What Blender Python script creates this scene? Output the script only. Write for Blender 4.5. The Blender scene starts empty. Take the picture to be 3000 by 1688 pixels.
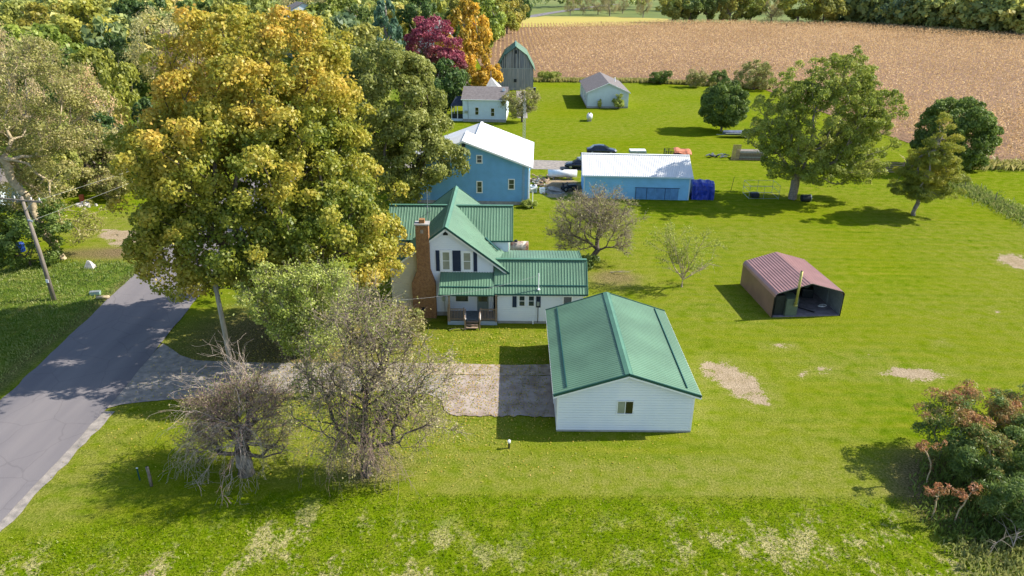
import bpy, math, random
import numpy as np
from mathutils import Vector, Matrix

SC = bpy.context.scene
COL = SC.collection
rad = math.radians
random.seed(7)
RNG = np.random.default_rng(7)

# ------------------------------------------------------------------ camera, sky, sun
cam_d = bpy.data.cameras.new('camera')
cam = bpy.data.objects.new('camera', cam_d)
COL.objects.link(cam)
cam_d.sensor_width = 36.0
cam_d.lens = 25.2
cam_d.clip_start = 0.1
cam_d.clip_end = 6000
cam.matrix_world = Matrix.Translation((0, 0, 26.0)) @ Matrix.Rotation(rad(90 - 24.0), 4, 'X') @ Matrix.Rotation(0.008, 4, 'Z')
SC.camera = cam

SUN_DIR = Vector((1.22, 0.20, 1.0)).normalized()
SUN_EL = math.asin(SUN_DIR.z)
SUN_AZ = math.atan2(SUN_DIR.x, SUN_DIR.y)
world = bpy.data.worlds.new('World')
SC.world = world
world.use_nodes = True
wn = world.node_tree.nodes
sky = wn.new('ShaderNodeTexSky')
sky.sky_type = 'NISHITA'
sky.sun_disc = False
sky.sun_elevation = SUN_EL
sky.sun_rotation = SUN_AZ
sky.air_density = 1.0
sky.dust_density = 0.6
sky.ozone_density = 1.0
wn['Background'].inputs['Strength'].default_value = 0.128
world.node_tree.links.new(sky.outputs[0], wn['Background'].inputs['Color'])
sun_d = bpy.data.lights.new('sun', 'SUN')
sun_d.energy = 4.6
sun_d.angle = rad(0.5)
sun_d.color = (1.0, 0.94, 0.84)
sun = bpy.data.objects.new('sun', sun_d)
COL.objects.link(sun)
sun.rotation_euler = (-SUN_DIR).to_track_quat('-Z', 'Y').to_euler()
sun.location = (60, 20, 80)
SC.view_settings.view_transform = 'Standard'
SC.view_settings.look = 'None'
SC.view_settings.exposure = 0.95
SC.view_settings.gamma = 1.0
SC.view_settings.use_curve_mapping = False
SC.cycles.max_bounces = 6
SC.cycles.diffuse_bounces = 3
SC.cycles.transparent_max_bounces = 4

# ------------------------------------------------------------------ materials
def nd(nt, typ, **kw):
    n = nt.nodes.new(typ)
    for k, v in kw.items():
        setattr(n, k, v)
    return n

def mat(name, col, rough=0.8, var=0.15, scale=3.0, metal=0.0, bump=0.0, bscale=20.0, stretch=(1, 1, 1), col2=None, spec=0.3, detail=5.0, lo=0.35, hi=0.65):
    """a procedural surface: two tones mixed by noise, optional fine bump"""
    m = bpy.data.materials.new(name)
    m.use_nodes = True
    nt = m.node_tree
    b = nt.nodes['Principled BSDF']
    b.inputs['Roughness'].default_value = rough
    b.inputs['Metallic'].default_value = metal
    b.inputs['Specular IOR Level'].default_value = spec
    tc = nd(nt, 'ShaderNodeTexCoord')
    mp = nd(nt, 'ShaderNodeMapping')
    mp.inputs['Scale'].default_value = stretch
    nz = nd(nt, 'ShaderNodeTexNoise')
    nz.inputs['Scale'].default_value = scale
    nz.inputs['Detail'].default_value = detail
    nt.links.new(tc.outputs['Object'], mp.inputs[0])
    nt.links.new(mp.outputs[0], nz.inputs['Vector'])
    rp = nd(nt, 'ShaderNodeValToRGB')
    c2 = col2 if col2 else tuple(min(1, c * (1 + var)) for c in col)
    c1 = col if col2 else tuple(c * (1 - var) for c in col)
    rp.color_ramp.elements[0].position = lo
    rp.color_ramp.elements[1].position = hi
    rp.color_ramp.elements[0].color = (*c1, 1)
    rp.color_ramp.elements[1].color = (*c2, 1)
    nt.links.new(nz.outputs['Fac'], rp.inputs[0])
    nt.links.new(rp.outputs[0], b.inputs['Base Color'])
    if bump:
        n2 = nd(nt, 'ShaderNodeTexNoise')
        n2.inputs['Scale'].default_value = bscale
        n2.inputs['Detail'].default_value = 4
        nt.links.new(mp.outputs[0], n2.inputs['Vector'])
        bp = nd(nt, 'ShaderNodeBump')
        bp.inputs['Strength'].default_value = bump
        bp.inputs['Distance'].default_value = 0.05
        nt.links.new(n2.outputs['Fac'], bp.inputs['Height'])
        nt.links.new(bp.outputs[0], b.inputs['Normal'])
    return m

def leafmat(name, stops, trans=0.3, objcol=False):
    """foliage: leaf colour from a per-leaf tint attribute, part of the light passes through"""
    m = bpy.data.materials.new(name)
    m.use_nodes = True
    nt = m.node_tree
    nt.nodes.remove(nt.nodes['Principled BSDF'])
    out = nt.nodes['Material Output']
    at = nd(nt, 'ShaderNodeAttribute', attribute_name='tint')
    rp = nd(nt, 'ShaderNodeValToRGB')
    cr = rp.color_ramp
    while len(cr.elements) < len(stops):
        cr.elements.new(0.5)
    for e, (p, c) in zip(cr.elements, stops):
        e.position = p
        e.color = (*c, 1)
    nt.links.new(at.outputs['Fac'], rp.inputs[0])
    c = rp.outputs[0]
    if objcol:
        oi = nd(nt, 'ShaderNodeObjectInfo')
        mx = nd(nt, 'ShaderNodeMix', data_type='RGBA', blend_type='MULTIPLY')
        mx.inputs['Factor'].default_value = 1
        nt.links.new(c, mx.inputs[6])
        nt.links.new(oi.outputs['Color'], mx.inputs[7])
        c = mx.outputs[2]
    d = nd(nt, 'ShaderNodeBsdfDiffuse')
    t = nd(nt, 'ShaderNodeBsdfTranslucent')
    g = nd(nt, 'ShaderNodeBsdfGlossy')
    g.inputs['Roughness'].default_value = 0.5
    g.inputs['Color'].default_value = (0.6, 0.6, 0.6, 1)
    mt = nd(nt, 'ShaderNodeMixShader')
    mt.inputs[0].default_value = trans
    mg = nd(nt, 'ShaderNodeMixShader')
    mg.inputs[0].default_value = 0.035
    nt.links.new(c, d.inputs['Color'])
    nt.links.new(c, t.inputs['Color'])
    nt.links.new(d.outputs[0], mt.inputs[1])
    nt.links.new(t.outputs[0], mt.inputs[2])
    nt.links.new(mt.outputs[0], mg.inputs[1])
    nt.links.new(g.outputs[0], mg.inputs[2])
    nt.links.new(mg.outputs[0], out.inputs['Surface'])
    return m

M = {}
M['white_siding'] = mat('white_siding', (0.70, 0.74, 0.80), 0.55, 0.0, 0.6, col2=(0.78, 0.80, 0.83), stretch=(1, 1, .4))
M['white_trim'] = mat('white_trim', (0.8, 0.8, 0.8), 0.5, 0.04, 2)
M['bounce_tinted_siding'] = mat('bounce_tinted_siding', (0.66, 0.59, 0.42), 0.7, 0.06, 1.0)  # warm bounce from the golden maple painted into white siding
M['green_metal'] = mat('green_metal', (0.11, 0.205, 0.128), 0.42, 0.14, 0.35, spec=0.4)
M['green_trim'] = mat('green_trim', (0.008, 0.07, 0.06), 0.4, 0.1, 1, spec=0.5)
M['green_cap'] = mat('green_cap', (0.075, 0.18, 0.115), 0.42, 0.1, 1, spec=0.4)
M['navy'] = mat('navy_shutter', (0.012, 0.025, 0.06), 0.5, 0.1, 4)
M['glass'] = mat('window_glass', (0.03, 0.045, 0.05), 0.08, 0.3, 1.5, spec=0.8)
M['glass_blind'] = mat('window_glass_with_blind', (0.26, 0.28, 0.22), 0.15, 0.1, 2, spec=0.7)
M['glass_dark'] = mat('dark_glass', (0.01, 0.012, 0.015), 0.08, 0.3, 1.5, spec=0.8)
M['brick'] = mat('chimney_brick', (0.23, 0.11, 0.05), 0.85, 0.3, 6, bump=0.3, bscale=60, col2=(0.36, 0.19, 0.08))
M['mortar'] = mat('mortar', (0.34, 0.29, 0.23), 0.9, 0.1, 9)
M['concrete'] = mat('concrete', (0.33, 0.32, 0.30), 0.9, 0.12, 3, bump=0.1)
M['deckwood'] = mat('weathered_deck_wood', (0.28, 0.20, 0.14), 0.85, 0.25, 7, stretch=(1, 1, 4))
M['deck_floor'] = mat('grey_deck_floor', (0.16, 0.18, 0.19), 0.8, 0.15, 5)
M['deck_skirt'] = mat('blue_grey_skirting', (0.33, 0.40, 0.47), 0.8, 0.06, 4)
M['grey_door'] = mat('grey_green_door', (0.20, 0.24, 0.22), 0.5, 0.06, 4)
M['blue_siding'] = mat('blue_siding', (0.165, 0.39, 0.67), 0.65, 0.06, 1.2)
M['blue_siding_light'] = mat('light_blue_siding', (0.19, 0.45, 0.72), 0.65, 0.07, 0.8)
M['blue_door'] = mat('blue_sliding_door', (0.09, 0.23, 0.45), 0.6, 0.15, 1.5)
M['white_roof'] = mat('white_metal_roof', (0.66, 0.655, 0.64), 0.5, 0.05, 0.7, spec=0.4)
M['pale_blue_trim'] = mat('pale_blue_trim', (0.45, 0.58, 0.66), 0.5, 0.04, 3)
M['far_white'] = mat('far_white_siding', (0.58, 0.68, 0.76), 0.65, 0.05, 1)
M['pale_siding'] = mat('pale_grey_siding', (0.56, 0.64, 0.68), 0.65, 0.05, 1)
M['shingle'] = mat('grey_brown_shingles', (0.165, 0.145, 0.14), 0.9, 0.16, 2.5, bump=0.3, bscale=25)
M['shingle_dark'] = mat('dark_shingles', (0.04, 0.05, 0.08), 0.9, 0.2, 2.5)
M['barnwood'] = mat('weathered_barn_board', (0.16, 0.17, 0.20), 0.9, 0.3, 1.6, col2=(0.29, 0.30, 0.32), stretch=(3, 3, 0.25), bump=0.2)
M['barnwood_low'] = mat('weathered_lower_board', (0.22, 0.23, 0.24), 0.9, 0.25, 1.4, col2=(0.32, 0.32, 0.31), stretch=(3, 3, 0.25), bump=0.2)
M['maroon'] = mat('maroon_metal', (0.34, 0.18, 0.16), 0.42, 0.08, 1, spec=0.5)
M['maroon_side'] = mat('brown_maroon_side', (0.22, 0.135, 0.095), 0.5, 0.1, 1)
M['galv'] = mat('galvanised_steel', (0.32, 0.36, 0.38), 0.4, 0.1, 5, metal=0.5)
M['black_trim'] = mat('black_trim', (0.015, 0.015, 0.018), 0.5, 0.2, 4)
M['stove_green'] = mat('stove_green_panel', (0.10, 0.13, 0.10), 0.55, 0.1, 3)
M['brass_pipe'] = mat('tarnished_stack', (0.42, 0.38, 0.12), 0.4, 0.15, 6, metal=0.35)
M['polewood'] = mat('grey_pole_wood', (0.20, 0.17, 0.14), 0.9, 0.25, 4, stretch=(4, 4, 0.5), bump=0.3)
M['palewood'] = mat('pale_pole_wood', (0.36, 0.33, 0.27), 0.9, 0.2, 4, stretch=(4, 4, 0.5), bump=0.3)
M['wire'] = mat('wire', (0.30, 0.30, 0.29), 0.6, 0.1, 2)
M['bark'] = mat('bark', (0.10, 0.08, 0.062), 0.95, 0.3, 5, bump=0.5, bscale=14)
M['bark_grey'] = mat('grey_bark', (0.24, 0.205, 0.17), 0.95, 0.25, 5, bump=0.4, bscale=14)
M['bark_pale'] = mat('dead_pale_wood', (0.40, 0.32, 0.26), 0.9, 0.2, 5)
M['bark_tan'] = mat('tan_bark', (0.40, 0.32, 0.20), 0.95, 0.25, 4, bump=0.4, bscale=12)
M['twig_pink'] = mat('pinkish_twigs', (0.27, 0.185, 0.15), 0.95, 0.25, 5)
M['bark_dark'] = mat('dark_wet_bark', (0.12, 0.095, 0.08), 0.95, 0.3, 5, bump=0.4, bscale=14)
M['twig_tan'] = mat('tan_twigs', (0.27, 0.21, 0.165), 0.95, 0.25, 5)
M['asphalt'] = mat('asphalt', (0.145, 0.133, 0.14), 0.95, 0.0, 0.5, bump=0.15, bscale=60, col2=(0.19, 0.172, 0.172), stretch=(1.2, 0.12, 1))
def add_cracks(m, dark, sc=.35, width=.012, amt=.4):
    nt = m.node_tree; b = nt.nodes['Principled BSDF']; src = b.inputs['Base Color'].links[0].from_socket
    tc = nd(nt, 'ShaderNodeTexCoord'); nz = nd(nt, 'ShaderNodeTexNoise'); nz.inputs['Scale'].default_value = 1.2
    mxv = nd(nt, 'ShaderNodeMix', data_type='RGBA'); mxv.inputs[0].default_value = .25; nt.links.new(tc.outputs['Object'], mxv.inputs[6]); nt.links.new(tc.outputs['Object'], nz.inputs['Vector']); nt.links.new(nz.outputs['Color'], mxv.inputs[7])
    vo = nd(nt, 'ShaderNodeTexVoronoi', feature='DISTANCE_TO_EDGE'); vo.inputs['Scale'].default_value = sc; nt.links.new(mxv.outputs[2], vo.inputs['Vector'])
    rp = nd(nt, 'ShaderNodeValToRGB'); rp.color_ramp.elements[0].position = width * .5; rp.color_ramp.elements[1].position = width; rp.color_ramp.elements[0].color = (*dark, 1); rp.color_ramp.elements[1].color = (1, 1, 1, 1)
    nt.links.new(vo.outputs['Distance'], rp.inputs[0]); mx = nd(nt, 'ShaderNodeMix', data_type='RGBA', blend_type='MULTIPLY'); mx.inputs[0].default_value = amt
    nt.links.new(src, mx.inputs[6]); nt.links.new(rp.outputs[0], mx.inputs[7]); nt.links.new(mx.outputs[2], b.inputs['Base Color'])
add_cracks(M['asphalt'], (.6, .6, .6), .5, .014, .35)
M['gravel'] = mat('gravel', (0.20, 0.18, 0.16), 0.95, 0.2, 2.2, bump=0.5, bscale=30, col2=(0.33, 0.29, 0.25))
M['slab'] = mat('pinkish_concrete', (0.25, 0.19, 0.15), 0.93, 0.15, 1.0, bump=0.25, bscale=18, col2=(0.38, 0.32, 0.28))
add_cracks(M['slab'], (.5, .46, .4), .42, .02, .3)
M['carpaint_dark'] = mat('dark_blue_car_paint', (0.008, 0.014, 0.035), 0.22, 0.1, 2, spec=0.7)
M['carpaint_grey'] = mat('silver_car_paint', (0.36, 0.37, 0.38), 0.28, 0.05, 2, spec=0.7, metal=0.3)
M['tyre'] = mat('tyre_rubber', (0.012, 0.012, 0.012), 0.9, 0.2, 8)
M['chrome'] = mat('wheel_silver', (0.4, 0.4, 0.42), 0.3, 0.1, 8, metal=0.8)
M['lamp_clear'] = mat('headlight_lens', (0.6, 0.62, 0.65), 0.1, 0.05, 5, spec=0.9)
M['tarp'] = mat('blue_tarp', (0.006, 0.03, 0.30), 0.4, 0.25, 2.5, bump=0.8, bscale=3, spec=0.5)
M['red_cover'] = mat('faded_red_cover', (0.45, 0.16, 0.09), 0.8, 0.12, 3, bump=0.3, bscale=5)
M['tank_white'] = mat('white_tank', (0.72, 0.72, 0.70), 0.45, 0.08, 2)
M['tank_rust'] = mat('rusting_tank', (0.46, 0.43, 0.37), 0.7, 0.2, 1.6, col2=(0.24, 0.12, 0.07), lo=0.42, hi=0.62)
M['plywood'] = mat('tan_plank', (0.40, 0.29, 0.15), 0.85, 0.25, 4)
M['dark_plastic'] = mat('dark_plastic', (0.015, 0.02, 0.025), 0.5, 0.2, 5)
M['blue_plastic'] = mat('blue_plastic', (0.01, 0.045, 0.25), 0.4, 0.1, 5)
M['rock'] = mat('pale_rock', (0.45, 0.42, 0.38), 0.95, 0.25, 3, bump=0.5)
M['firewood'] = mat('split_firewood', (0.42, 0.30, 0.19), 0.9, 0.35, 4)
M['dirt'] = mat('bare_dirt', (0.30, 0.22, 0.15), 0.97, 0.15, 1.5, bump=0.4)
M['red_metal'] = mat('red_barrel', (0.35, 0.08, 0.03), 0.6, 0.1, 5)
M['green_post'] = mat('green_steel_post', (0.01, 0.06, 0.06), 0.5, 0.2, 5)
M['boat_grey'] = mat('grey_blue_canvas', (0.10, 0.12, 0.18), 0.7, 0.25, 3, bump=0.3)

# ------------------------------------------------------------------ mesh helpers
def tag(o, label=None, cat=None, group=None, kind=None):
    if label: o['label'] = label
    if cat: o['category'] = cat
    if group: o['group'] = group
    if kind: o['kind'] = kind
    return o

def thing(name, label, cat, loc=(0, 0, 0), rz=0.0, group=None):
    o = bpy.data.objects.new(name, None)
    COL.objects.link(o)
    o.location = loc
    o.rotation_euler = (0, 0, rz)
    o.empty_display_size = 0.2
    return tag(o, label, cat, group)

def link(name, me, m, parent=None):
    o = bpy.data.objects.new(name, me)
    COL.objects.link(o)
    if m is not None and len(me.materials) == 0:
        me.materials.append(m)
    if parent is not None:
        o.parent = parent
    return o

def npmesh(name, V, F4, tint=None, smooth=False):
    """quads (n,4) from numpy"""
    me = bpy.data.meshes.new(name)
    V = np.asarray(V, np.float32)
    F4 = np.asarray(F4, np.int32)
    k = F4.shape[1]
    me.vertices.add(len(V))
    me.vertices.foreach_set('co', V.ravel())
    me.loops.add(F4.size)
    me.loops.foreach_set('vertex_index', F4.ravel())
    me.polygons.add(len(F4))
    me.polygons.foreach_set('loop_start', np.arange(0, F4.size, k, dtype=np.int32))
    if smooth:
        me.polygons.foreach_set('use_smooth', np.ones(len(F4), bool))
    me.update(calc_edges=True)
    if tint is not None:
        a = me.attributes.new('tint', 'FLOAT', 'POINT')
        a.data.foreach_set('value', np.asarray(tint, np.float32))
    return me

class MB:
    """collects simple solids in the thing's own coordinates"""
    def __init__(s, off=(0, 0, 0)):
        s.v = []; s.f = []; s.o = off
    def pt(s, p):
        s.v.append((p[0] - s.o[0], p[1] - s.o[1], p[2] - s.o[2])); return len(s.v) - 1
    def poly(s, pts):
        s.f.append([s.pt(p) for p in pts]); return s
    def hexa(s, P):
        i = [s.pt(p) for p in P]
        for q in ((0, 3, 2, 1), (4, 5, 6, 7), (0, 1, 5, 4), (1, 2, 6, 5), (2, 3, 7, 6), (3, 0, 4, 7)):
            s.f.append([i[k] for k in q])
        return s
    def box(s, x0, x1, y0, y1, z0, z1):
        return s.hexa([(x0, y0, z0), (x1, y0, z0), (x1, y1, z0), (x0, y1, z0), (x0, y0, z1), (x1, y0, z1), (x1, y1, z1), (x0, y1, z1)])
    def beam(s, p0, p1, w, h, up=(0, 0, 1)):
        p0 = Vector(p0); p1 = Vector(p1); d = (p1 - p0).normalized(); up = Vector(up)
        r = d.cross(up)
        if r.length < 1e-4: r = d.cross(Vector((0, 1, 0)))
        r.normalize(); u = r.cross(d)
        a = r * w / 2; b = u * h / 2
        return s.hexa([p0 - a - b, p0 + a - b, p1 + a - b, p1 - a - b, p0 - a + b, p0 + a + b, p1 + a + b, p1 - a + b])
    def tube(s, pts, rs, n=8, cap=True):
        pts = [Vector(p) for p in pts]
        if not hasattr(rs, '__len__'): rs = [rs] * len(pts)
        rings = []
        for k, p in enumerate(pts):
            d = (pts[min(k + 1, len(pts) - 1)] - pts[max(k - 1, 0)]).normalized()
            a = d.cross(Vector((0, 0, 1)))
            if a.length < 1e-3: a = Vector((1, 0, 0))
            a.normalize(); b = d.cross(a)
            rings.append([s.pt(p + (a * math.cos(2 * math.pi * i / n) + b * math.sin(2 * math.pi * i / n)) * rs[k]) for i in range(n)])
        for r0, r1 in zip(rings, rings[1:]):
            for i in range(n):
                s.f.append([r0[i], r0[(i + 1) % n], r1[(i + 1) % n], r1[i]])
        if cap:
            s.f.append(list(reversed(rings[0]))); s.f.append(rings[-1])
        return s
    def prism(s, poly2, y0, y1, axis='y'):
        """closed outline (x,z) extruded along y (or (y,z) along x)"""
        n = len(poly2)
        g = (lambda a, c, t: (a, t, c)) if axis == 'y' else ((lambda a, c, t: (t, a, c)) if axis == 'x' else (lambda a, c, t: (a, c, t)))
        A = [s.pt(g(a, c, y0)) for a, c in poly2]
        B = [s.pt(g(a, c, y1)) for a, c in poly2]
        s.f.append(A); s.f.append(list(reversed(B)))
        for i in range(n):
            s.f.append([A[i], B[i], B[(i + 1) % n], A[(i + 1) % n]])
        return s
    def mesh(s, name, smooth=False):
        me = bpy.data.meshes.new(name)
        me.from_pydata(s.v, [], s.f)
        if smooth:
            me.polygons.foreach_set('use_smooth', [True] * len(me.polygons))
        me.update()
        return me
    def build(s, name, m, parent=None, smooth=False):
        return link(name, s.mesh(name, smooth), m, parent)

def fix_normals(o):
    import bmesh
    b = bmesh.new(); b.from_mesh(o.data)
    bmesh.ops.recalc_face_normals(b, faces=b.faces)
    b.to_mesh(o.data); b.free()

def bevel(o, w=0.02, seg=2):
    md = o.modifiers.new('bevel', 'BEVEL'); md.width = w; md.segments = seg; md.limit_method = 'ANGLE'; md.angle_limit = rad(40)
    return o

def siding(parent, p0, p1, z0, top, m, course=0.16, off=(0, 0, 0), name='siding', gap=.028):
    """lap siding on the wall from p0 to p1 (seen from outside left to right); top = [(s,z)...] roof line"""
    p0 = Vector((p0[0], p0[1])); p1 = Vector((p1[0], p1[1]))
    L = (p1 - p0).length; d = (p1 - p0) / L; n = Vector((d.y, -d.x))
    if not hasattr(top, '__len__'): top = [(0, top), (L, top)]
    ss = [t[0] for t in top]; zs = [t[1] for t in top]
    S = np.linspace(0, L, 400); Z = np.interp(S, ss, zs)
    def rng(z):
        k = np.where(Z >= z - 1e-4)[0]
        return (S[k[0]], S[k[-1]]) if len(k) else None
    mb = MB(off)
    P = lambda s_, z, o: (p0.x + d.x * s_ + n.x * o, p0.y + d.y * s_ + n.y * o, z)
    z = z0
    while z < max(zs):
        zt = min(z + course, max(zs))
        a = rng(z); b = rng(zt) or None
        if a is None: break
        if b is None:
            b = ((a[0] + a[1]) / 2, (a[0] + a[1]) / 2)
        g = gap; zm = max(z, zt - g); u = (zm - z) / max(zt - z, 1e-6); c0 = a[0] + (b[0] - a[0]) * u; c1 = a[1] + (b[1] - a[1]) * u
        mb.poly([P(a[0], z, .034), P(a[1], z, .034), P(c1, zm, .022), P(c0, zm, .022)])
        mb.poly([P(c0, zm, .022), P(c1, zm, .022), P(c1, zm, .002), P(c0, zm, .002)])
        mb.poly([P(c0, zm, .002), P(c1, zm, .002), P(b[1], zt, .002), P(b[0], zt, .002)])
        mb.poly([P(a[0], z, .0), P(a[1], z, .0), P(a[1], z, .034), P(a[0], z, .034)])
        z = zt
    return mb.build(name, m, parent)

def window(parent, x, z0, z1, w, origin, right, out, glass='glass', frame='white_trim', fw=0.07, rail=True, mull=0, off=(0, 0, 0), name='window'):
    """window on a wall: origin+right*x is its left edge; frame proud of the wall; panes as sub-parts"""
    o = Vector(origin); r = Vector(right); n = Vector(out)
    def P(a, z, q): return tuple(o + r * a + n * q + Vector((0, 0, z)))
    def slab(mb, a0, a1, b0, b1, q0, q1):
        mb.hexa([P(a0, b0, q0), P(a1, b0, q0), P(a1, b0, q1), P(a0, b0, q1), P(a0, b1, q0), P(a1, b1, q0), P(a1, b1, q1), P(a0, b1, q1)])
    mb = MB(off)
    slab(mb, x - fw, x, z0, z1, 0.0, .055); slab(mb, x + w, x + w + fw, z0, z1, 0.0, .055)
    slab(mb, x - fw, x + w + fw, z1, z1 + fw, 0.0, .055); slab(mb, x - fw - .02, x + w + fw + .02, z0 - fw, z0, 0.0, .075)
    if rail: slab(mb, x, x + w, (z0 + z1) / 2 - .02, (z0 + z1) / 2 + .02, 0.0, .045)
    for k in range(mull): slab(mb, x + w * (k + 1) / (mull + 1) - .02, x + w * (k + 1) / (mull + 1) + .02, z0, z1, 0.0, .045)
    f = mb.build(name, M[frame], parent)
    fix_normals(f)
    cells = [(x, x + w, z0, z1)]
    if rail: cells = [(x, x + w, z0, (z0 + z1) / 2 - .02), (x, x + w, (z0 + z1) / 2 + .02, z1)]
    elif mull == 1: cells = [(x, x + w / 2 - .02, z0, z1), (x + w / 2 + .02, x + w, z0, z1)]
    for i, (a0, a1, b0, b1) in enumerate(cells):
        g = MB(off); slab(g, a0, a1, b0, b1, 0.0, .028)
        gl = g.build('pane', M[glass[i] if isinstance(glass, (list, tuple)) else glass], f); fix_normals(gl)
    return f

def slope(parent, O, S, T, L, W, m, off=(0, 0, 0), pw=0.92, rib=0.23, rh=0.028, thick=0.09, name='roof_panel', trim=None, taper=None, deckmat=None):
    """ribbed sheet-metal roof slope: O lower corner, S unit along eave, T unit up the slope; sheets are parts of their own"""
    O = Vector(O); S = Vector(S).normalized(); T = Vector(T).normalized(); N = S.cross(T)
    if N.z < 0: N = -N
    n = max(1, round(L / pw)); pw = L / n
    up = taper or (lambda s: (0, W))
    nr = max(1, round(pw / rib))
    for k in range(n):
        s0 = k * pw; prof = []
        for j in range(nr):
            a = s0 + pw * j / nr; st = pw / nr
            prof += [(a, 0), (a + st * .32, 0), (a + st * .42, rh), (a + st * .58, rh), (a + st * .68, 0)]
        prof.append((s0 + pw, 0))
        mb = MB(off)
        lo = []; hi = []
        for a, h in prof:
            t0, t1 = up(a)
            lo.append(mb.pt(O + S * a + T * t0 + N * (h + .004))); hi.append(mb.pt(O + S * a + T * t1 + N * (h + .004)))
        for i in range(len(prof) - 1):
            mb.f.append([lo[i], lo[i + 1], hi[i + 1], hi[i]])
        mb.build(name, m, parent)
    t = MB(off)
    (a0, a1), (b0, b1) = up(0), up(L)
    c = [O + T * a0, O + S * L + T * b0, O + S * L + T * b1, O + T * a1]
    t.hexa([p - N * thick for p in c] + c)
    d = t.build('roof_deck', deckmat or M['green_trim'], parent); fix_normals(d)
    return d

def clutter_rock(mb, p, r, rng):
    for _ in range(1):
        q = [(p[0] + r * (math.cos(a) * rng.uniform(.7, 1)), p[1] + r * math.sin(a) * rng.uniform(.7, 1)) for a in np.linspace(0, 2 * math.pi, 6, endpoint=False)]
        h = r * rng.uniform(.6, 1.0)
        base = [mb.pt((x, y, p[2] - .03)) for x, y in q]
        topv = [mb.pt((p[0] + (x - p[0]) * .55, p[1] + (y - p[1]) * .55, p[2] + h * rng.uniform(.8, 1))) for x, y in q]
        mb.f.append(topv)
        for i in range(6): mb.f.append([base[i], base[(i + 1) % 6], topv[(i + 1) % 6], topv[i]])

# ------------------------------------------------------------------ ground
def smooth(e0, e1, x):
    t = np.clip((x - e0) / (e1 - e0), 0, 1); return t * t * (3 - 2 * t)

def ell(X, Y, cx, cy, rx, ry, soft=0.5):
    d = np.sqrt(((X - cx) / rx) ** 2 + ((Y - cy) / ry) ** 2)
    return 1 - smooth(1 - soft, 1 + soft, d)

def vnoise(X, Y, sc, seed):
    r = np.random.default_rng(seed); n = 64
    g = r.random((n, n)); x = X / sc; y = Y / sc
    xi = np.floor(x).astype(int); yi = np.floor(y).astype(int); fx = x - xi; fy = y - yi
    fx = fx * fx * (3 - 2 * fx); fy = fy * fy * (3 - 2 * fy)
    a = g[xi % n, yi % n]; b = g[(xi + 1) % n, yi % n]; c = g[xi % n, (yi + 1) % n]; d = g[(xi + 1) % n, (yi + 1) % n]
    return (a * (1 - fx) + b * fx) * (1 - fy) + (c * (1 - fx) + d * fx) * fy

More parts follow.
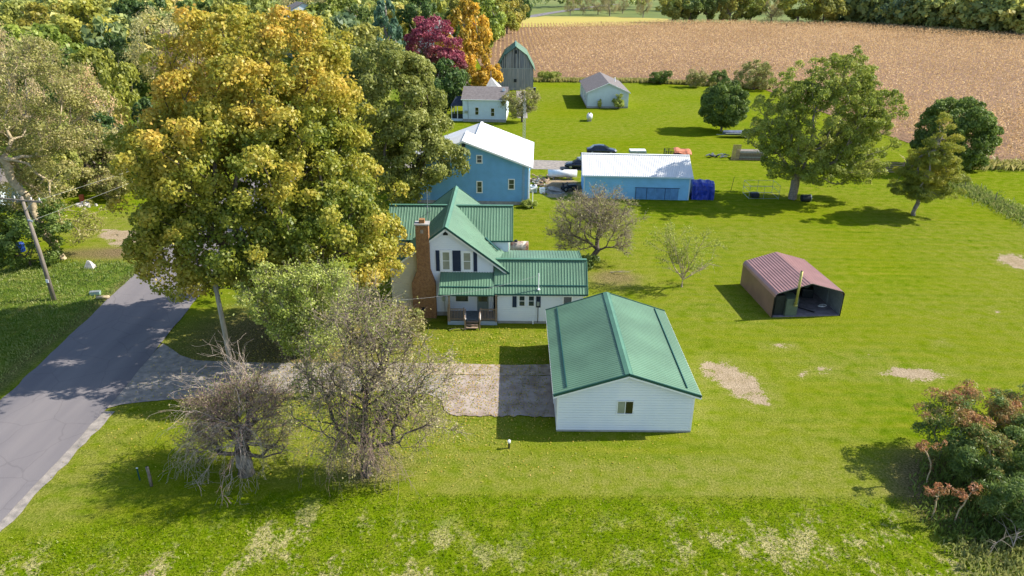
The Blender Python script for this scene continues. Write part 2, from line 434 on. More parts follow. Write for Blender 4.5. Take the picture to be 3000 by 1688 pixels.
def grass_material():
    m = bpy.data.materials.new('grass_ground'); m.use_nodes = True
    nt = m.node_tree; b = nt.nodes['Principled BSDF']; lk = nt.links.new
    b.inputs['Roughness'].default_value = 1.0; b.inputs['Specular IOR Level'].default_value = 0.0
    tc = nd(nt, 'ShaderNodeTexCoord')
    def noise(scale, stretch=(1, 1, 1), detail=4, rough=.55):
        mp = nd(nt, 'ShaderNodeMapping'); mp.inputs['Scale'].default_value = stretch
        n = nd(nt, 'ShaderNodeTexNoise'); n.inputs['Scale'].default_value = scale; n.inputs['Detail'].default_value = detail; n.inputs['Roughness'].default_value = rough
        lk(tc.outputs['Object'], mp.inputs[0]); lk(mp.outputs[0], n.inputs['Vector']); return n.outputs['Fac']
    def ramp(f, stops):
        r = nd(nt, 'ShaderNodeValToRGB'); cr = r.color_ramp
        while len(cr.elements) < len(stops): cr.elements.new(.5)
        for e, (p, c) in zip(cr.elements, stops):
            e.position = p; e.color = (*c, 1) if len(c) == 3 else c
        lk(f, r.inputs[0]); return r.outputs[0]
    def mix(f, a, b_, bt='MIX'):
        x = nd(nt, 'ShaderNodeMix', data_type='RGBA', blend_type=bt)
        for s, v in ((0, f), (6, a), (7, b_)):
            if isinstance(v, (int, float)): x.inputs[s].default_value = v
            elif isinstance(v, tuple): x.inputs[s].default_value = (*v, 1)
            else: lk(v, x.inputs[s])
        return x.outputs[2]
    def math_(op, a, b_=0.0, c=None):
        x = nd(nt, 'ShaderNodeMath', operation=op)
        for s, v in enumerate((a, b_) if c is None else (a, b_, c)):
            if isinstance(v, (int, float)): x.inputs[s].default_value = v
            else: lk(v, x.inputs[s])
        return x.outputs[0]
    def attr(n):
        a = nd(nt, 'ShaderNodeAttribute', attribute_name=n); return a.outputs['Fac']
    big = noise(.09, (1, 1, 1), 3)
    streak = noise(.9, (.12, 1.0, 1), 4)
    mid = noise(1.1, (1, 1, 1), 5)
    fine = noise(9, (1, .8, 1), 4, .7)
    mpw = nd(nt, 'ShaderNodeMapping'); mpw.inputs['Rotation'].default_value = (0, 0, .03); lk(tc.outputs['Object'], mpw.inputs[0])
    wv = nd(nt, 'ShaderNodeTexWave'); wv.bands_direction = 'Y'; wv.inputs['Scale'].default_value = .30; wv.inputs['Distortion'].default_value = 3.0; wv.inputs['Detail'].default_value = 2; wv.inputs['Detail Scale'].default_value = .35; lk(mpw.outputs[0], wv.inputs['Vector'])
    streak = math_('ADD', math_('MULTIPLY', wv.outputs['Fac'], .17), math_('MULTIPLY', streak, .83))
    blade = noise(34, (1, .7, 1), 3, .8)
    base = ramp(math_('ADD', math_('MULTIPLY', streak, .5), math_('MULTIPLY', mid, .5)),
                [(.30, (.056, .106, .001)), (.43, (.098, .157, .001)), (.55, (.138, .180, .002)), (.72, (.22, .222, .015))])
    base = mix(ramp(big, [(.35, (0, 0, 0)), (.7, (.6, .6, .6))]), base, (.16, .185, .006))
    dryc = ramp(fine, [(.3, (.13, .15, .02)), (.7, (.25, .24, .06))])
    base = mix(math_('MULTIPLY', attr('dry'), ramp(math_('ADD', mid, math_('MULTIPLY', fine, .3)), [(.45, (.15, .15, .15)), (.75, (1, 1, 1))])), base, dryc)
    lushc = ramp(math_('ADD', math_('MULTIPLY', mid, .6), math_('MULTIPLY', fine, .4)), [(.32, (.055, .12, .001)), (.5, (.12, .18, .003)), (.66, (.22, .235, .03))])
    base = mix(attr('lush'), base, lushc)
    weedc = ramp(math_('ADD', math_('MULTIPLY', mid, .7), math_('MULTIPLY', fine, .3)), [(.35, (.045, .10, .012)), (.52, (.11, .165, .022)), (.68, (.24, .22, .06))])
    base = mix(attr('weed'), base, weedc)
    # straw flecks in the unmown field
    fl = math_('MULTIPLY', attr('rough'), ramp(math_('ADD', math_('MULTIPLY', noise(.5, (1, .7, 1), 3), .6), math_('MULTIPLY', noise(3.2, (1, .8, 1), 5, .7), .45)), [(.54, (0, 0, 0)), (.60, (1, 1, 1))]))
    base = mix(fl, base, ramp(fine, [(.35, (.26, .235, .08)), (.65, (.46, .40, .20))]))
    # bare soil with an irregular broken edge
    dm = ramp(math_('ADD', attr('dirt'), math_('MULTIPLY', math_('SUBTRACT', math_('ADD', math_('MULTIPLY', mid, .55), math_('MULTIPLY', fine, .45)), .5), 2.4)), [(.44, (0, 0, 0)), (.62, (1, 1, 1))])
    base = mix(dm, base, ramp(math_('ADD', math_('MULTIPLY', mid, .5), math_('MULTIPLY', fine, .5)), [(.35, (.24, .18, .10)), (.6, (.36, .285, .19))]))
    # brown mulch / leaf litter
    base = mix(attr('litter'), base, ramp(fine, [(.35, (.075, .055, .03)), (.5, (.15, .11, .06)), (.66, (.28, .20, .11))]))
    # mottling at blade scale
    mott = ramp(math_('ADD', math_('MULTIPLY', blade, .5), math_('MULTIPLY', fine, .5)), [(.30, (.42, .48, .5)), (.5, (.95, .95, .95)), (.68, (1.5, 1.42, 1.6))])
    base = mix(.85, base, mott, 'MULTIPLY')
    lk(base, b.inputs['Base Color'])
    bp = nd(nt, 'ShaderNodeBump'); bp.inputs['Strength'].default_value = .8; bp.inputs['Distance'].default_value = .07
    lk(math_('ADD', fine, math_('MULTIPLY', blade, .5)), bp.inputs['Height']); lk(bp.outputs[0], b.inputs['Normal'])
    return m

M['grass'] = grass_material()
M['far_land'] = mat('far_pasture', (0.09, 0.13, 0.02), 0.95, 0.2, 0.02, col2=(0.16, 0.18, 0.04))
M['soil'] = mat('corn_stubble_soil', (0.20, 0.115, 0.06), 0.97, 0.2, 0.8)
M['stubble'] = mat('yellow_bean_stubble', (0.42, 0.33, 0.07), 0.95, 0.1, 0.05, col2=(0.33, 0.29, 0.06), stretch=(.2, 1.5, 1))

def sheet(name, pts, z, m, kind='structure'):
    mb = MB(); mb.poly([(x, y, z) for x, y in pts])
    return tag(mb.build(name, m), kind=kind)

sheet('ground', [(-3000, -400), (3000, -400), (3000, 5000), (-3000, 5000)], -0.12, M['far_land'])

def lawn():
    xs = np.concatenate([np.arange(-190, -62, 1.6), np.arange(-62, 62, .75), np.arange(62, 132, 2)])
    ys = np.concatenate([np.arange(4, 96, .75), np.arange(96, 300, 2.2)])
    X, Y = np.meshgrid(xs, ys, indexing='ij')
    n1 = vnoise(X, Y, 3.0, 1); n2 = vnoise(X, Y, 9.0, 2); n3 = vnoise(X, Y, 1.3, 3)
    n = (n1 - .5)
    dirt = np.zeros_like(X); dry = .12 + .5 * n2; lush = np.zeros_like(X); weed = np.zeros_like(X); rough = np.zeros_like(X); litter = np.zeros_like(X)
    for cx, cy, rx, ry, w in ((14.9, 44.0, 1.5, 1.7, .78), (15.9, 42.3, 1.4, 2.0, .8), (16.5, 40.7, .9, 1.1, .7), (28.5, 44.0, 2.2, 1.0, .78), (49.9, 65.6, 1.9, 2.3, .8), (20.4, 48.0, 1.1, .45, .6),
                              (26.5, 46.6, .8, .4, .55), (22.3, 44.2, 1.2, .45, .6), (20.6, 43.6, .6, .4, .5), (33.2, 48.6, .5, .4, .5), (40.6, 54.4, .4, .5, .6), (-41.2, 71.6, 3.0, 1.3, .9), (-39.0, 70.0, 3.0, 2.2, .8), (-44, 73.0, 2.2, .5, .7),
                              (-14, 44.5, 5.0, .8, .5), (-18.4, 23.2, .9, .7, .8), (-17.2, 24.8, .5, .9, .8), (-19.6, 21.6, 1.1, .6, .7), (6.6, 91.5, 2.8, 4.0, .75), (5.3, 87.4, 1.3, 1.5, .8), (-8.2, 33.2, 1.6, 1.0, .4)):
        dirt = np.maximum(dirt, w * ell(X, Y, cx, cy, rx, ry, .45)); dry = np.maximum(dry, .9 * ell(X, Y, cx, cy, rx * 1.9, ry * 1.8, .6))
    # dry strips: verge by the road, along the field edge, behind the garage
    vg = (1 - smooth(-23.5, -19.5, X)) * smooth(-27.5, -26, X) * (Y < 39)
    dry = np.maximum(dry, .75 * vg)
    dry = np.maximum(dry, .85 * (1 - smooth(1.5, 3.2, np.abs(Y - 32.2))) * smooth(-12, -2, X) * smooth(.35, .7, n2 + .25))
    for cx, cy, rx, ry, w in ((-4, 36, 5, 4.5, .8), (-12, 37, 8, 6, .75), (-16.5, 35, 4, 3, .6), (0, 49.0, 10, 1.8, .55), (12.2, 42, 1.3, 7, .8), (9.5, 60.5, 4.5, 3.0, .9), (10, 64, 4, 5, .6), (34, 44, 9, 5, .45), (42, 50, 8, 7, .45), (24, 45, 7, 3.0, .6), (-42, 74, 9, 6, .85), (40, 89, 7, 4, .5), (8, 84, 4, 5, .9), (24, 34, 12, 2, .5), (34, 88, 3, 2, .8)):
        dry = np.maximum(dry, w * ell(X, Y, cx, cy, rx, ry, .6))
    edge = 30.9 - 3.4 * smooth(10, 25, -X) + (.12 + .9 * smooth(2, 14, -X)) * n
    soft = .12 + .8 * smooth(2, 12, -X); low = smooth(-soft, soft, edge - Y)
    lush = low * (.75 + .25 * n2)
    rough = low * smooth(0, 2.5, edge - Y + 3.5 * (n2 - .6)) * (1 - .5 * ell(X, Y, 3, 27, 5, 2.2, .5)) * .9
    dry = dry * (1 - low)
    weed = np.maximum(weed, smooth(33.2, 34.6, -X) * (Y < 64) * (.55 + .45 * n2))
    weed = np.maximum(weed, ell(X, Y, -19, 20.5, 3.4, 2.2, .4) * .8)
    weed = np.maximum(weed, ell(X, Y, 27.0, 26.8, 4.4, 7.0, .4))
    for x0, y0, x1, y1 in ((59.65, 92.6, 59.3, 76), (59.4, 104, 59.6, 92)):
        d = np.abs(X - 59.5 - .5 * n); weed = np.maximum(weed, (1 - smooth(.6, 1.6, d)) * (Y > 60) * (Y < 104) * .9)
    weed = np.maximum(weed, .9 * smooth(101, 103, Y) * (1 - smooth(104, 106, Y)) * (X > 58))
    # the wood floor on the far left, and the strip under the corn edge
    wd = smooth(0, 4, -X - 60 + 0 * Y) * smooth(80, 92, Y); wd = np.maximum(wd, smooth(92, 104, Y) * smooth(2, 12, -X - 18 - (Y < 190) * 0))
    weed = np.maximum(weed, wd * .85)
    dry = np.maximum(dry, ell(X, Y, -70, 122, 12, 5, .5)); weed *= 1 - .9 * ell(X, Y, -70, 122, 12, 5, .5)
    lush = np.maximum(lush, .25 * (Y > 78) * (X > -25) * (Y < 190) * (n2 > .3) * smooth(78, 84, Y))
    lush = np.maximum(lush, .4 * (X > 60.5) * (Y > 70) * (Y < 103)); dry = np.maximum(dry, .35 * (X > 60.5) * (Y > 70) * (Y < 103))
    litter = np.maximum(litter, .8 * ell(X, Y, -17.0, 49, 8, 6, .6)); litter = np.maximum(litter, .7 * ell(X, Y, 9.3, 60.8, 2.2, 1.6, .6) * (.4 + n1))
    litter = np.maximum(litter, .8 * ell(X, Y, 7.0, 90.5, 2.4, 2.6, .5)); litter = np.maximum(litter, .85 * ell(X, Y, 24.5, 31, 3.4, 4, .4))
    litter = np.maximum(litter, .5 * (1 - smooth(.3, 1.0, np.abs(X + 34.9 + .5 * n))) * (Y < 66)); litter = np.maximum(litter, .55 * ell(X, Y, -8, 33.2, 2.2, 1.2, .6))
    litter = np.maximum(litter, .8 * ell(X, Y, -40, 66.0, 6.0, 1.6, .5) * (.4 + n1))
    # long lawn gently uneven
    Z = np.full_like(X, 0.0) + (n2 - .5) * .05 + low * (n1 - .4) * .06 * (Y > 5)
    Z = np.where((np.abs(X + 30) < 6) | ((Y > 36.5) & (Y < 52) & (X > -28) & (X < 12)), -.02, Z)
    nx, ny = X.shape
    idx = np.arange(nx * ny).reshape(nx, ny)
    F = np.stack([idx[:-1, :-1], idx[1:, :-1], idx[1:, 1:], idx[:-1, 1:]], -1).reshape(-1, 4)
    me = npmesh('lawn', np.stack([X.ravel(), Y.ravel(), Z.ravel()], 1), F, smooth=True)
    for nme, A in (('dirt', dirt), ('dry', dry), ('lush', lush), ('weed', weed), ('rough', rough), ('litter', litter)):
        a = me.attributes.new(nme, 'FLOAT', 'POINT'); a.data.foreach_set('value', np.clip(A, 0, 1).astype(np.float32).ravel())
    return tag(link('lawn', me, M['grass']), kind='structure')
lawn()

def strip(name, L, R, z, m):
    """sheet between two polylines of equal length"""
    mb = MB()
    li = [mb.pt((x, y, z)) for x, y in L]; ri = [mb.pt((x, y, z)) for x, y in R]
    for k in range(len(L) - 1): mb.f.append([li[k], ri[k], ri[k + 1], li[k + 1]])
    return tag(mb.build(name, m), kind='structure')

def wob(a, b, n, amp, seed, axis=0):
    r = random.Random(seed); out = []
    for k in range(n + 1):
        t = k / n; x = a[0] + (b[0] - a[0]) * t; y = a[1] + (b[1] - a[1]) * t; w = r.uniform(-amp, amp)
        out.append((x + (w if axis == 0 else 0), y + (w if axis else 0)))
    return out
RL = wob((-33.0, 4), (-33.35, 40), 60, .06, 1) + wob((-33.4, 41), (-34.9, 62), 30, .07, 2) + [(-36.5, 90), (-37.5, 150), (-36, 240), (-29, 330), (-13, 410), (2, 450), (22, 505), (45, 560), (80, 640)]
RR = wob((-26.0, 4), (-26.0, 40), 60, .06, 3) + wob((-26.0, 41), (-27.4, 62), 30, .05, 4) + [(-29.0, 90), (-30, 150), (-28.5, 240), (-21.5, 328), (-6, 402), (9, 444), (28, 500), (51, 555), (87, 636)]
strip('road', RL, RR, 0.03, M['asphalt'])
strip('road_shoulder', wob((-26.15, 12), (-26.15, 38.5), 40, .02, 5), wob((-25.75, 12), (-25.3, 38.5), 40, .12, 6), 0.022, M['gravel'])
dl = [(-26.3, 36.5)] + [(-26.2, 38.7), (-25.3, 39.3), (-24.2, 39.6), (-22.6, 39.9), (-20.5, 40.2), (-17, 40.7), (-13, 41.0), (-9, 41.2), (-5.6, 40.9), (-4.3, 40.0)]
dh = [(-26.35, 37.2)] + [(-26.3, 47.6), (-25.2, 46.7), (-24.2, 45.8), (-22.8, 45.1), (-20.5, 44.9), (-17, 44.8), (-13, 44.9), (-9, 45.0), (-5.6, 44.9), (-4.3, 44.9)]
strip('gravel_driveway', dl, dh, 0.018, M['gravel'])
padL = [(-4.6, 40.4), (-4.3, 39.0), (-3.9, 38.5)] + wob((-3.4, 38.3), (2.8, 38.35), 26, .12, 11, 1)
padH = [(-4.6, 43.1), (-4.3, 43.2), (-3.9, 43.25)] + wob((-3.4, 43.3), (2.8, 43.3), 26, .05, 12, 1)
strip('concrete_pad', padL, padH, 0.034, M['slab'])
strip('driveway_apron', [(-6.2, 43.32), (-3.5, 43.42), (0, 43.3), (2.8, 43.4)], [(-6.2, 44.7), (-3.5, 44.9), (0, 44.75), (2.8, 44.9)], 0.03, mat('driveway_gravel_dusty', (0.24, 0.19, 0.13), 0.95, 0.2, 2.0, col2=(0.42, 0.34, 0.28), bump=.3))
strip('far_driveway', [(-30, 100.2), (2.8, 100.0), (13.5, 99.6)], [(-30, 105.0), (2.8, 105.3), (13.5, 104.5)], 0.02, M['gravel'])
strip('barn_track', [(0.7, 138), (0.6, 171.5)], [(2.7, 138), (2.9, 171.5)], 0.024, M['gravel'])

# corn field ground and the stubble strip behind it
CORN = [(-7, 190), (4, 189.6), (17, 188.3), (34, 188), (47, 183), (60, 178), (63, 140), (66.4, 114), (68.5, 106.5), (75, 104.5), (180, 101), (222, 331), (216, 345), (195, 381), (171, 408), (132, 410), (80, 404), (60, 388), (19, 372), (-8, 366), (-15, 312), (-13, 248), (-8, 202)]
sheet('corn_field_soil', CORN, 0.05, M['soil'])
sheet('stubble_field', [(-10, 368), (19, 374), (60, 390), (82, 406), (90, 446), (60, 462), (19, 462), (-3, 432)], 0.05, M['stubble'])

def in_poly(x, y, poly):
    ins = np.zeros(x.shape, bool); j = len(poly) - 1
    for i in range(len(poly)):
        xi, yi = poly[i]; xj, yj = poly[j]
        c = ((yi > y) != (yj > y)) & (x < (xj - xi) * (y - yi) / (yj - yi + 1e-9) + xi)
        ins ^= c; j = i
    return ins

# ------------------------------------------------------------------ plants
def unit(v):
    return v / np.maximum(np.linalg.norm(v, axis=-1, keepdims=True), 1e-9)

def leaf_quads(P, Nrm, L, W, rng):
    """rhombic leaves at P facing Nrm"""
    n = len(P); r = rng.normal(size=(n, 3)); a = unit(np.cross(Nrm, r)); b = np.cross(Nrm, a)
    L = np.asarray(L).reshape(-1, 1) * np.ones((n, 1)); W = np.asarray(W).reshape(-1, 1) * np.ones((n, 1))
    V = np.stack([P - a * L, P + b * W + Nrm * W * .25, P + a * L, P - b * W + Nrm * W * .25], 1).reshape(-1, 3)
    return V, np.arange(4 * n).reshape(-1, 4)

def skeleton(base, att, trunk_h, step, rng, jit=.12, lean=(0, 0)):
    """branch nodes that reach every attractor: (positions, parents)"""
    base = np.array(base, float); nodes = [base.copy()]; par = [-1]
    k = max(2, int(trunk_h / step))
    for i in range(1, k + 1):
        t = i / k
        nodes.append(base + np.array([lean[0] * t + rng.normal() * .04 * trunk_h * .3, lean[1] * t + rng.normal() * .04 * trunk_h * .3, trunk_h * t])); par.append(i - 1)
    N = np.array(nodes); Pn = list(par); root = N[-1]
    dist = [0.0] * len(nodes)
    order = np.argsort(np.linalg.norm(att - root, axis=1) + rng.random(len(att)) * .5)
    cap = 200000; buf = np.zeros((cap, 3)); buf[:len(N)] = N; cnt = len(N); dd = np.zeros(cap); start = k
    for ai in order:
        p = att[ai]
        q = buf[start:cnt]; d = np.linalg.norm(q - p, axis=1)
        cost = d + .45 * dd[start:cnt] + 0.8 * np.maximum(0, q[:, 2] - p[2])
        j = start + int(np.argmin(cost)); a = buf[j].copy(); L = np.linalg.norm(p - a)
        m = max(1, int(L / step)); prev = j
        sag = rng.normal(size=3) * L * jit
        for i in range(1, m + 1):
            t = i / m
            x = a + (p - a) * t + sag * math.sin(math.pi * t) + (rng.normal(size=3) * step * .1 if i < m else 0)
            if cnt >= cap: break
            buf[cnt] = x; dd[cnt] = dd[prev] + L / m; Pn.append(prev); prev = cnt; cnt += 1
    return buf[:cnt].copy(), np.array(Pn)

def radii(P, par, r_tip, r_base, expo=2.1):
    n = len(P); w = np.zeros(n); child = np.zeros(n, int)
    for i in range(n - 1, 0, -1):
        if child[i] == 0: w[i] = 1.0
        w[par[i]] += w[i]; child[par[i]] += 1
    if child[0] == 0: w[0] = 1
    r = r_tip * w ** (1 / expo)
    k = (r_base - r_tip) / max(r[0] - r_tip, 1e-6)
    r = r_tip + (r - r_tip) * k
    return r

def branch_arrays(P, par, r, sides=5, minr=0.0):
    i = np.where((np.arange(len(P)) > 0) & (r >= minr))[0]; p1 = P[i]; p0 = P[par[i]]; r1 = r[i]; r0 = np.minimum(r[par[i]], r1 * 1.5)
    d = unit(p1 - p0); ref = np.where(np.abs(d[:, 2:3]) > .9, np.array([[1., 0, 0]]), np.array([[0, 0, 1.]]))
    a = unit(np.cross(d, ref)); b = np.cross(d, a); V = []; n = len(i)
    for q in range(sides):
        t = 2 * math.pi * q / sides; o = a * math.cos(t) + b * math.sin(t)
        V.append(p0 + o * r0[:, None])
    for q in range(sides):
        t = 2 * math.pi * q / sides; o = a * math.cos(t) + b * math.sin(t)
        V.append(p1 + d * r1[:, None] * .3 + o * r1[:, None])
    V = np.stack(V, 1).reshape(-1, 3); base = np.arange(n)[:, None] * (2 * sides); F = []
    for q in range(sides):
        F.append(base + np.array([[q, (q + 1) % sides, sides + (q + 1) % sides, sides + q]]))
    return V, np.stack(F, 1).reshape(-1, 4)

def ell_points(ells, n, rng, shell=.55, minz=None, lump=.12):
    """points in a union of ellipsoids (cx,cy,cz,rx,ry,rz,weight)"""
    w = np.array([e[6] if len(e) > 6 else e[3] * e[4] * e[5] for e in ells]); w = w / w.sum(); out = []; nr = []
    E = np.array([e[:6] for e in ells])
    while len(out) < n:
        k = rng.choice(len(ells), p=w); e = E[k]
        d = unit(rng.normal(size=3)); rr = (shell + (1 - shell) * rng.random()) * (1 + lump * rng.normal())
        p = e[:3] + d * e[3:6] * rr
        ins = (((p - E[:, :3]) / E[:, 3:6]) ** 2).sum(1)
        ins[k] = 9
        if ins.min() < .45: continue
        if minz is not None and p[2] < minz: continue
        out.append(p); nr.append(d)
    return np.array(out), np.array(nr)

def make_tree(name, label, cat, loc, ells, trunk_h, r_base, leaf, bark, lobes=80, lobe_r=1.3, nleaf=20000, lsize=.16, step=.8, shell=.6, seed=1, group=None,
              r_tip=.012, fill=.15, tintf=None, minz=None, lean=(0, 0), spread=1.0, sides=4, lump=.1, droop=0.0, flat=.75, minr=0.0, twigs=0, aspect=.6, updir=.5, twigmat=None):
    rng = np.random.default_rng(seed)
    att, an = ell_points(ells, lobes, rng, shell, minz, lump)
    P, par = skeleton((0, 0, -.1), att, trunk_h, step, rng, lean=lean)
    r = radii(P, par, r_tip, r_base)
    V, F = branch_arrays(P, par, r, sides, minr)
    t = thing(name, label, cat, loc, 0, group)
    if twigs:
        deg = np.bincount(par[1:], minlength=len(P)); tips = np.where((r < r_tip * 4) & (P[:, 2] > trunk_h))[0]
        s = rng.choice(tips, twigs); c = np.array([0, 0, trunk_h]); o = unit(P[s] - c)
        dv = unit(o * .7 + rng.normal(size=(twigs, 3)) * .6 + np.array([0, 0, .15 - droop])); Lw = rng.uniform(.4, 1.3, (twigs, 1)) * spread
        mid = P[s] + dv * Lw * .5; end = mid + unit(dv + rng.normal(size=(twigs, 3)) * .3 - np.array([0, 0, droop * .6])) * Lw * .5
        PP = np.concatenate([P[s], mid, end]); pr = np.concatenate([-np.ones(twigs, int), np.arange(twigs), np.arange(twigs) + twigs])
        rr = np.concatenate([np.full(twigs, r_tip), np.full(twigs, r_tip * .8), np.full(twigs, r_tip * .5)])
        m = np.concatenate([np.zeros(twigs, bool), np.ones(2 * twigs, bool)])
        # keep only real segments
        p1 = PP[m]; p0 = PP[pr[m]]; Q = np.concatenate([p0, p1]); pq = np.concatenate([np.full(len(p0), -1), np.arange(len(p0))])
        rq = np.concatenate([rr[pr[m]], rr[m]]); pq[:len(p0)] = 0
        V2, F2 = branch_arrays(Q, np.where(np.arange(len(Q)) < len(p0), np.arange(len(Q)), pq), rq, 3)
        keep = np.arange(len(Q))[1:] >= len(p0)
        F2 = F2.reshape(-1, 3, 4)[keep].reshape(-1, 4)
        link('twigs', npmesh('twigs', V2, F2), twigmat or bark, t); tipP = np.concatenate([P[r < r_tip * 5], mid, end])
    else:
        tipP = P[r < r_tip * 5]
    link('trunk', npmesh('trunk', V, F, smooth=True), bark, t)
    if nleaf:
        if lobe_r > 0:
            sz = lobe_r * rng.uniform(.6, 1.35, lobes); nf = int(nleaf * (1 - fill)); pk = rng.choice(lobes, nf, p=sz ** 2 / (sz ** 2).sum())
            d = unit(rng.normal(size=(nf, 3)) + an[pk] * .9 + np.array([0, 0, updir]))
            rr = (sz[pk] * (.55 + .5 * rng.random(nf) ** .6))[:, None]
            LP = att[pk] + d * rr * np.array([1, 1, flat]) + rng.normal(size=(nf, 3)) * .06 * lobe_r
            LP[:, 2] -= droop * rr[:, 0]
            lt = rng.random(lobes)[pk] * .5 + rng.random(nf) * .5
            nn = unit(d * .9 + rng.normal(size=(nf, 3)) * .55)
            nq = nleaf - nf
            if nq:
                s = rng.choice(len(tipP), nq); q = tipP[s] + rng.normal(size=(nq, 3)) * lobe_r * .4
                LP = np.concatenate([LP, q]); nn = np.concatenate([nn, unit(rng.normal(size=(nq, 3)) + [0, 0, .5])]); lt = np.concatenate([lt, rng.random(nq)])
        else:
            s = rng.choice(len(tipP), nleaf); LP = tipP[s] + rng.normal(size=(nleaf, 3)) * .12 * spread; nn = unit(rng.normal(size=(nleaf, 3)) + [0, 0, .5]); lt = rng.random(nleaf)
        k = LP[:, 2] > .25; LP = LP[k]; nn = nn[k]; lt = lt[k]
        if tintf is not None: lt = np.clip(tintf(LP, lt, rng), 0, 1)
        s = rng.uniform(.7, 1.3, len(LP)) * lsize
        LV, LF = leaf_quads(LP, nn, s, s * aspect, rng)
        link('crown', npmesh('crown', LV, LF, tint=np.repeat(lt, 4)), leaf, t)
    return t

G1, G2, G3 = (.045, .085, .012), (.095, .15, .02), (.17, .21, .035)
LM = {}
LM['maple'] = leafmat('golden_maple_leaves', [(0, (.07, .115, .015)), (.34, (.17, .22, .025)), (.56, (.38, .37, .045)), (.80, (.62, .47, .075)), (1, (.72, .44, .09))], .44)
LM['dark_olive'] = leafmat('dark_olive_leaves', [(0, (.13, .16, .03)), (.55, (.28, .30, .065)), (1, (.48, .48, .15))], .42)
LM['tan'] = leafmat('tan_olive_leaves', [(0, (.18, .21, .04)), (.5, (.36, .34, .09)), (1, (.54, .46, .20))], .42)
LM['light'] = leafmat('light_green_leaves', [(0, (.20, .27, .03)), (.5, (.42, .48, .09)), (1, (.62, .64, .22))], .45)
LM['crab'] = leafmat('thin_brownish_leaves', [(0, (.16, .20, .04)), (.45, (.34, .34, .09)), (1, (.54, .45, .24))], .4)
LM['locust'] = leafmat('olive_green_leaves', [(0, (.13, .18, .022)), (.5, (.29, .34, .05)), (1, (.54, .53, .14))], .44)
LM['deep'] = leafmat('deep_green_leaves', [(0, (.06, .10, .02)), (.6, (.16, .23, .04)), (1, (.28, .36, .09))], .4)
LM['pine'] = leafmat('yellow_green_needles', [(0, (.13, .17, .02)), (.5, (.30, .32, .04)), (1, (.52, .44, .06))], .4)
LM['sumac'] = leafmat('sumac_leaves', [(0, (.08, .15, .035)), (.4, (.20, .27, .06)), (.56, (.36, .27, .08)), (.75, (.46, .24, .10)), (1, (.44, .14, .09))], .42)
LM['burgundy'] = leafmat('burgundy_leaves', [(0, (.06, .12, .03)), (.35, (.13, .16, .04)), (.5, (.22, .07, .06)), (1, (.36, .075, .12))], .38)
LM['orange'] = leafmat('orange_leaves', [(0, (.13, .15, .02)), (.4, (.36, .24, .02)), (1, (.60, .27, .02))], .35)
LM['generic'] = leafmat('wood_leaves', [(0, (.75, .85, .6)), (.5, (1.5, 1.5, 1.2)), (1, (2.4, 2.2, 1.8))], .42, objcol=True)
LM['weed'] = leafmat('weed_leaves', [(0, (.07, .12, .02)), (.5, (.17, .24, .04)), (1, (.36, .36, .12))], .4)
LM['corn'] = leafmat('dry_corn_leaves', [(0, (.28, .16, .065)), (.45, (.58, .385, .18)), (.8, (.82, .58, .31)), (1, (.92, .72, .43))], .4)
LM['blade'] = leafmat('grass_blades', [(0, (.10, .18, .003)), (.4, (.22, .28, .01)), (.75, (.38, .37, .06)), (1, (.60, .52, .27))], .4)

